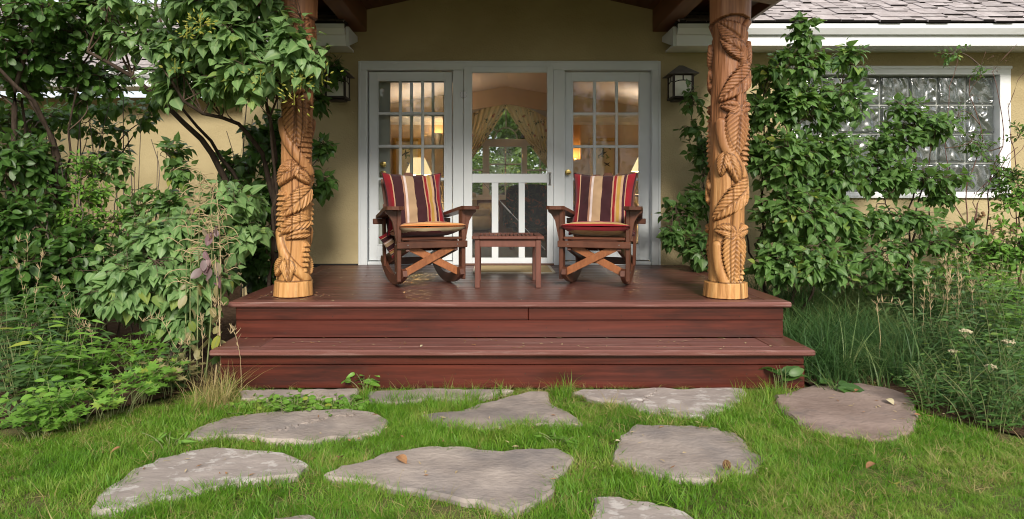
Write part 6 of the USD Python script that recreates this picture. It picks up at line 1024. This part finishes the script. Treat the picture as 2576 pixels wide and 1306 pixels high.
def scatter(name, label, cat, protos, m, pts, scale, r, tilt=0.12):
    path = numbered("/World", name); pi = UsdGeom.PointInstancer.Define(stage, path); pp = []
    for k, (v, f, t) in enumerate(protos): put(f"{path}/tuft_{k:03d}", (v, f), m, True, None, {"tone": t}); pp.append(Sdf.Path(f"{path}/tuft_{k:03d}"))
    pi.CreatePrototypesRel().SetTargets(pp); n = len(pts); pi.CreateProtoIndicesAttr(Vt.IntArray.FromNumpy(r.integers(0, len(protos), n).astype(np.int32))); pi.CreatePositionsAttr(Vt.Vec3fArray.FromNumpy(pts.astype(np.float32)))
    a, tx, ty = r.uniform(0, 2 * np.pi, n) / 2, r.normal(0, tilt, n) / 2, r.normal(0, tilt, n) / 2; q = np.stack([np.cos(a), tx, ty, np.sin(a)], 1); q /= np.linalg.norm(q, axis=1, keepdims=True)
    pi.CreateOrientationsAttr(Vt.QuathArray([Gf.Quath(float(w), float(x), float(y), float(z)) for w, x, y, z in q])); pi.CreateScalesAttr(Vt.Vec3fArray.FromNumpy(np.repeat(scale[:, None], 3, 1).astype(np.float32))); tag(pi.GetPrim(), label, cat, kind="stuff")
r = np.random.default_rng(5)
lawn = Polygon([(-6, 0.8), (6, 0.8), g2(2620, 1115), g2(2350, 1050), g2(2200, 965), (2.0, SD + 0.03), (sx0 - 0.02, SD + 0.03), g2(470, 985), g2(400, 1015), g2(200, 1070), g2(-80, 1110)])
def sample(poly, dens, keepout=None, gap=0.0):
    b = poly.bounds; n = int((b[2] - b[0]) * (b[3] - b[1]) * dens); p = np.c_[r.uniform(b[0], b[2], n), r.uniform(b[1], b[3], n)]; p = p[shapely.contains_xy(poly, p[:, 0], p[:, 1])]
    if keepout is not None: p = p[~shapely.contains_xy(keepout.buffer(-gap), p[:, 0], p[:, 1])]
    u = U0 + FPX * p[:, 0] / p[:, 1]; return p[(u > -250) & (u < 2830) & (p[:, 1] > 1.9)]
stones_k = stones_u.buffer(-0.012)
p = sample(lawn, 1900, stones_k); gr = meshkit.fbm(np.c_[p * 2.3, p[:, :1] * 0], 4, 2); p = p[r.uniform(size=len(p)) < np.clip(0.35 + 3.2 * (gr - 0.28), 0.25, 1)]
ds = shapely.distance(shapely.points(p), stones_u)
sc = r.uniform(0.6, 1.15, len(p)) * (0.62 + 0.75 * meshkit.fbm(np.c_[p * 1.6, p[:, :1] * 0], 3, 8)) * np.where((ds < 0.10), 1.25, 1.0)
near_stones = shapely.contains_xy(stones_u.buffer(0.35), p[:, 0], p[:, 1]); sc *= np.where(near_stones, 1.15, 0.85)
sc *= np.where(p[:, 1] > G(0, 1025)[1], 0.5, 1.0)
scatter("lawn_grass", "short bright green lawn grass growing between the flagstones", "grass", [blades(24, 0.034, 0.041, 0.0027, 0.95, r) for _ in range(8)], "lawn_blade", np.c_[p, np.full(len(p), -0.004)], sc, r, 0.28)
th_ = p[(meshkit.fbm(np.c_[p * 1.4 + 9, p[:, :1] * 0], 3, 17) > 0.50) & (r.uniform(size=len(p)) < 0.30)]
rim_ = p[(ds < 0.045) & (r.uniform(size=len(p)) < 0.35)]; th_ = np.vstack([th_, rim_])
scatter("dead_thatch", "straw coloured dead blades lying in the lawn", "grass", [blades(9, 0.035, 0.042, 0.0026, 1.9, r) for _ in range(5)], "dry_blade", np.c_[th_, np.full(len(th_), 0.0)], r.uniform(0.5, 1.1, len(th_)), r, 0.35)
fr_ = stones_u.buffer(0.03).difference(stones_u.buffer(-0.02)).intersection(lawn); p = sample(fr_, 330); p = p[p[:, 1] < G(0, 1020)[1]]; p = p[meshkit.noise(np.c_[p * 5, p[:, :1] * 0], 4) > 0.45]
scatter("tall_lawn_tufts", "longer green grass fringing the flagstones and the step", "grass", [blades(9, 0.022, 0.070, 0.0032, 0.7, r) for _ in range(6)], "lawn_blade", np.c_[p, np.full(len(p), -0.004)], r.uniform(0.6, 1.15, len(p)), r, 0.2)
step_edge = shapely.union_all([Polygon([g2(1850, 1000), g2(1985, 985), g2(1990, 1010), g2(1860, 1040)]), Polygon([g2(1380, 985), g2(1450, 985), g2(1430, 1020), g2(1390, 1010)]), Polygon([g2(905, 985), g2(930, 985), g2(935, 1010), g2(905, 1010)]), Polygon([g2(960, 1010), g2(1200, 1000), g2(1290, 984), g2(1200, 1020), g2(1000, 1030)])])
p = sample(step_edge, 900); scatter("tall_lawn_tufts", "tallest lawn tufts against the foot of the step", "grass", [blades(8, 0.025, 0.15, 0.0036, 0.6, r) for _ in range(5)], "lawn_blade", np.c_[p, np.full(len(p), -0.004)], r.uniform(0.5, 1.1, len(p)), r, 0.2)
meadow = Polygon([(2.10, 4.20), g2(2110, 968), g2(2300, 985), g2(2420, 1040), g2(2640, 1110), (6.2, 3.9), (6.2, 6.7), (2.10, 6.7)])
p = sample(meadow, 150); scatter("meadow_grass", "long arching blue green grass filling the right bed", "grass", [blades(13, 0.07, 0.46, 0.0080, 1.05, r, 5) for _ in range(7)], "meadow_blade", np.c_[p, np.zeros(len(p))], r.uniform(0.55, 1.15, len(p)) * np.clip(0.6 + 0.25 * (p[:, 1] - 3.4), 0.5, 1.25), r, 0.18)
near_step = Polygon([(2.10, 3.95), g2(2075, 968), g2(2250, 962), g2(2330, 985), (3.3, 4.7), (2.10, 5.2)]); p = sample(near_step, 170)
scatter("meadow_grass", "thick tuft of long drooping grass against the step's right end", "grass", [blades(13, 0.07, 0.50, 0.0085, 1.2, r, 5) for _ in range(6)], "meadow_blade", np.c_[p, np.zeros(len(p))], r.uniform(0.5, 1.0, len(p)), r, 0.2)
dryp = Polygon([g2(500, 990), g2(590, 985), g2(575, 1030), g2(470, 1040)]); p = sample(dryp, 330); scatter("dry_grass", "pale dry grass leaning against the step's left end", "grass", [blades(12, 0.04, 0.26, 0.004, 0.9, r, 4) for _ in range(5)], "dry_blade", np.c_[p, np.zeros(len(p))], r.uniform(0.5, 1.1, len(p)), r, 0.25)
leftw = Polygon([g2(380, 1060), g2(600, 985), g2(590, 1010), g2(480, 1050), g2(400, 1090)]); p = sample(leftw, 300); scatter("tall_lawn_tufts", "rough yellow green grass where the lawn meets the left bed", "grass", [blades(12, 0.035, 0.14, 0.0036, 0.8, r, 4) for _ in range(5)], "lawn_blade", np.c_[p, np.zeros(len(p))], r.uniform(0.5, 1.1, len(p)), r, 0.25)
def dry_tops(name, label, spots, seed):
    r = np.random.default_rng(seed); t = Thing(name, label, "grass", P(*spots[0])); n = 0
    for u, v, d in spots:
        q = P(u, v, d); b = q.copy(); b[2] = 0; b[:2] += r.normal(0, 0.08, 2); cv = smoothpath([b, (b + q) / 2 + r.normal(0, 0.02, 3), q, q + [r.normal(0, 0.05), -0.02, -0.02]], 14); g = [tube(cv, np.linspace(0.002, 0.0009, 14), 3, cap=False)]
        for _ in range(26):
            k = r.integers(8, 14); o = cv[k]; e = unit(np.array([r.normal(0, 0.5), r.normal(0, 0.5), 1.0])) * r.uniform(0.02, 0.06); g.append(tube([o, o + e * 0.5, o + e], [0.0008, 0.0022, 0.0005], 3, cap=False))
        t.part("stalk", join(*g), "dry_stalk")
dry_tops("dry_seed_stalks", "pale dry seed stalks standing in the right bed's long grass", [(2300 + 20 * k + (k * 37) % 23, 640 + (k * 53) % 150, 5.0 - 0.03 * (k % 7)) for k in range(9)] + [(2210, 760, 4.6), (2330, 720, 4.7), (2405, 640, 4.9), (2420, 700, 4.8), (2390, 690, 4.8)], 5)
dry_tops("dry_seed_stalks", "pale dry seed stalks at the left end of the steps", [(540, 760, 4.2), (505, 800, 4.2), (585, 830, 4.05), (470, 860, 4.2), (395, 800, 4.2)], 6)
dry_tops("dry_seed_stalks", "pale dry seed stalks among the weeds at the left edge", [(70, 600, 4.6), (110, 640, 4.6), (40, 660, 4.5), (140, 700, 4.5), (190, 790, 4.3), (220, 820, 4.3)], 7)
# ------------------------------------------------------------ small litter
def litter(u, v, z, size, seed, label, m="dead_leaf", ang=None):
    r = np.random.default_rng(seed); c = G(u, v, z); V, F, rb = SHAPES["oval"]; a = r.uniform(0, 6.28) if ang is None else ang; v_ = V * size * 0.72 * [1.5, 1, 2.6]; v_ = v_ @ np.array([[math.cos(a), math.sin(a), 0], [-math.sin(a), math.cos(a), 0], [0, 0, 1]]); v_[:, 2] += r.uniform(0, 0.15) * v_[:, 0]; v_[:, 2] -= v_[:, 2].min() - 0.002
    t = Thing("fallen_leaf", label, "leaf", c); t.part("blade", (v_ + c, F), m, smooth=True)
for k, (u, v, z, s, lab, m) in enumerate(((998, 1160, .024, .085, "curled orange dead leaf on the largest flagstone", "dead_leaf"), (852, 1162, .03, .06, "small orange dead leaf in the grass left of the largest flagstone", "dead_leaf"), (304, 1137, .03, .06, "pale orange dead leaf on the lawn at the left", "dead_leaf"), (1548, 1117, .03, .05, "pale leaf at the upper left edge of the pine cone flagstone", "floret_cream"), (2230, 1012, .024, .07, "white curled leaf on the brown flagstone", "floret_cream"), (1825, 846, rz0 + .002, .05, "small brown dead leaf on the right half of the step", "dead_leaf"), (880, 848, rz0 + .002, .045, "small tan dead leaf on the left half of the step", "dead_leaf"), (2201, 1178, .04, .06, "brown dead leaf standing in the lawn at the right", "dead_leaf"), (2255, 1232, .04, .07, "round green leaf lying on the lawn at the right", "bright_leaf"), (2160, 988, .024, .05, "brown dead leaf near the dock on the brown flagstone", "dead_leaf"), (2300, 1050, .024, .06, "brown dead leaf at the brown flagstone's right end", "dead_leaf"), (1062, 872, rz0 + .002, .03, "tiny pale leaf in the middle of the step", "floret_cream"))):
    if m == "bright_leaf": m = "bud_yellow"
    litter(u, v, z, s, 200 + k, lab, m)
pc = G(1828, 1180, 0.03); t = Thing("pine_cone", "small brown pine cone on the flagstone right of centre", "pine cone", pc)
cm = trimesh.creation.icosphere(3, 0.015); vv = np.array(cm.vertices); an = np.arctan2(vv[:, 1], vv[:, 0]); vv *= (1 + 0.22 * np.sin(an * 8 + vv[:, 2] * 400))[:, None] * [1, 1, 1.25]; t.part("scales", (vv + pc + [0, 0, 0.018], np.array(cm.faces)), "dry_brown")

def crumbs(name, label, spots, seed):
    r = np.random.default_rng(seed); b = []
    for (x0, x1, y0, y1, z, n) in spots:
        for _ in range(n):
            c = np.array([r.uniform(x0, x1), y0 + (y1 - y0) * r.uniform() ** 0.7, z + 0.002]); a = r.uniform(0, 6.28); l, w = r.uniform(0.006, 0.022), r.uniform(0.002, 0.007); e = np.array([math.cos(a), math.sin(a), 0]); q = np.array([-e[1], e[0], 0])
            b.append((np.array([c - e * l, c - q * w + [0, 0, 0.003], c + e * l + [0, 0, r.uniform(0, 0.005)], c + q * w + [0, 0, 0.002]]), np.array([[0, 1, 2], [0, 2, 3]])))
    single(name, join(*b), "dead_leaf" if seed % 2 else "dry_stalk", label, "litter", kind="stuff")
for k, m in ((1, "brown leaf crumbs scattered over the deck, step and flagstones"), (2, "pale straw bits scattered over the deck, step and flagstones")):
    crumbs("leaf_crumbs", m, [(dx0 + 0.1, dx1 - 0.1, DD + 0.02, DW - 0.1, DECKZ, 60), (dx0 + 0.02, -1.1, DD + 0.02, 4.9, DECKZ, 26), (sx0 + 0.1, sx1 - 0.1, SD + 0.01, DD + 0.02, rz0, 60), (2.0, 3.0, 3.4, 3.95, 0.024, 34), (-1.6, 1.2, 2.6, 3.6, 0.024, 40)], k)
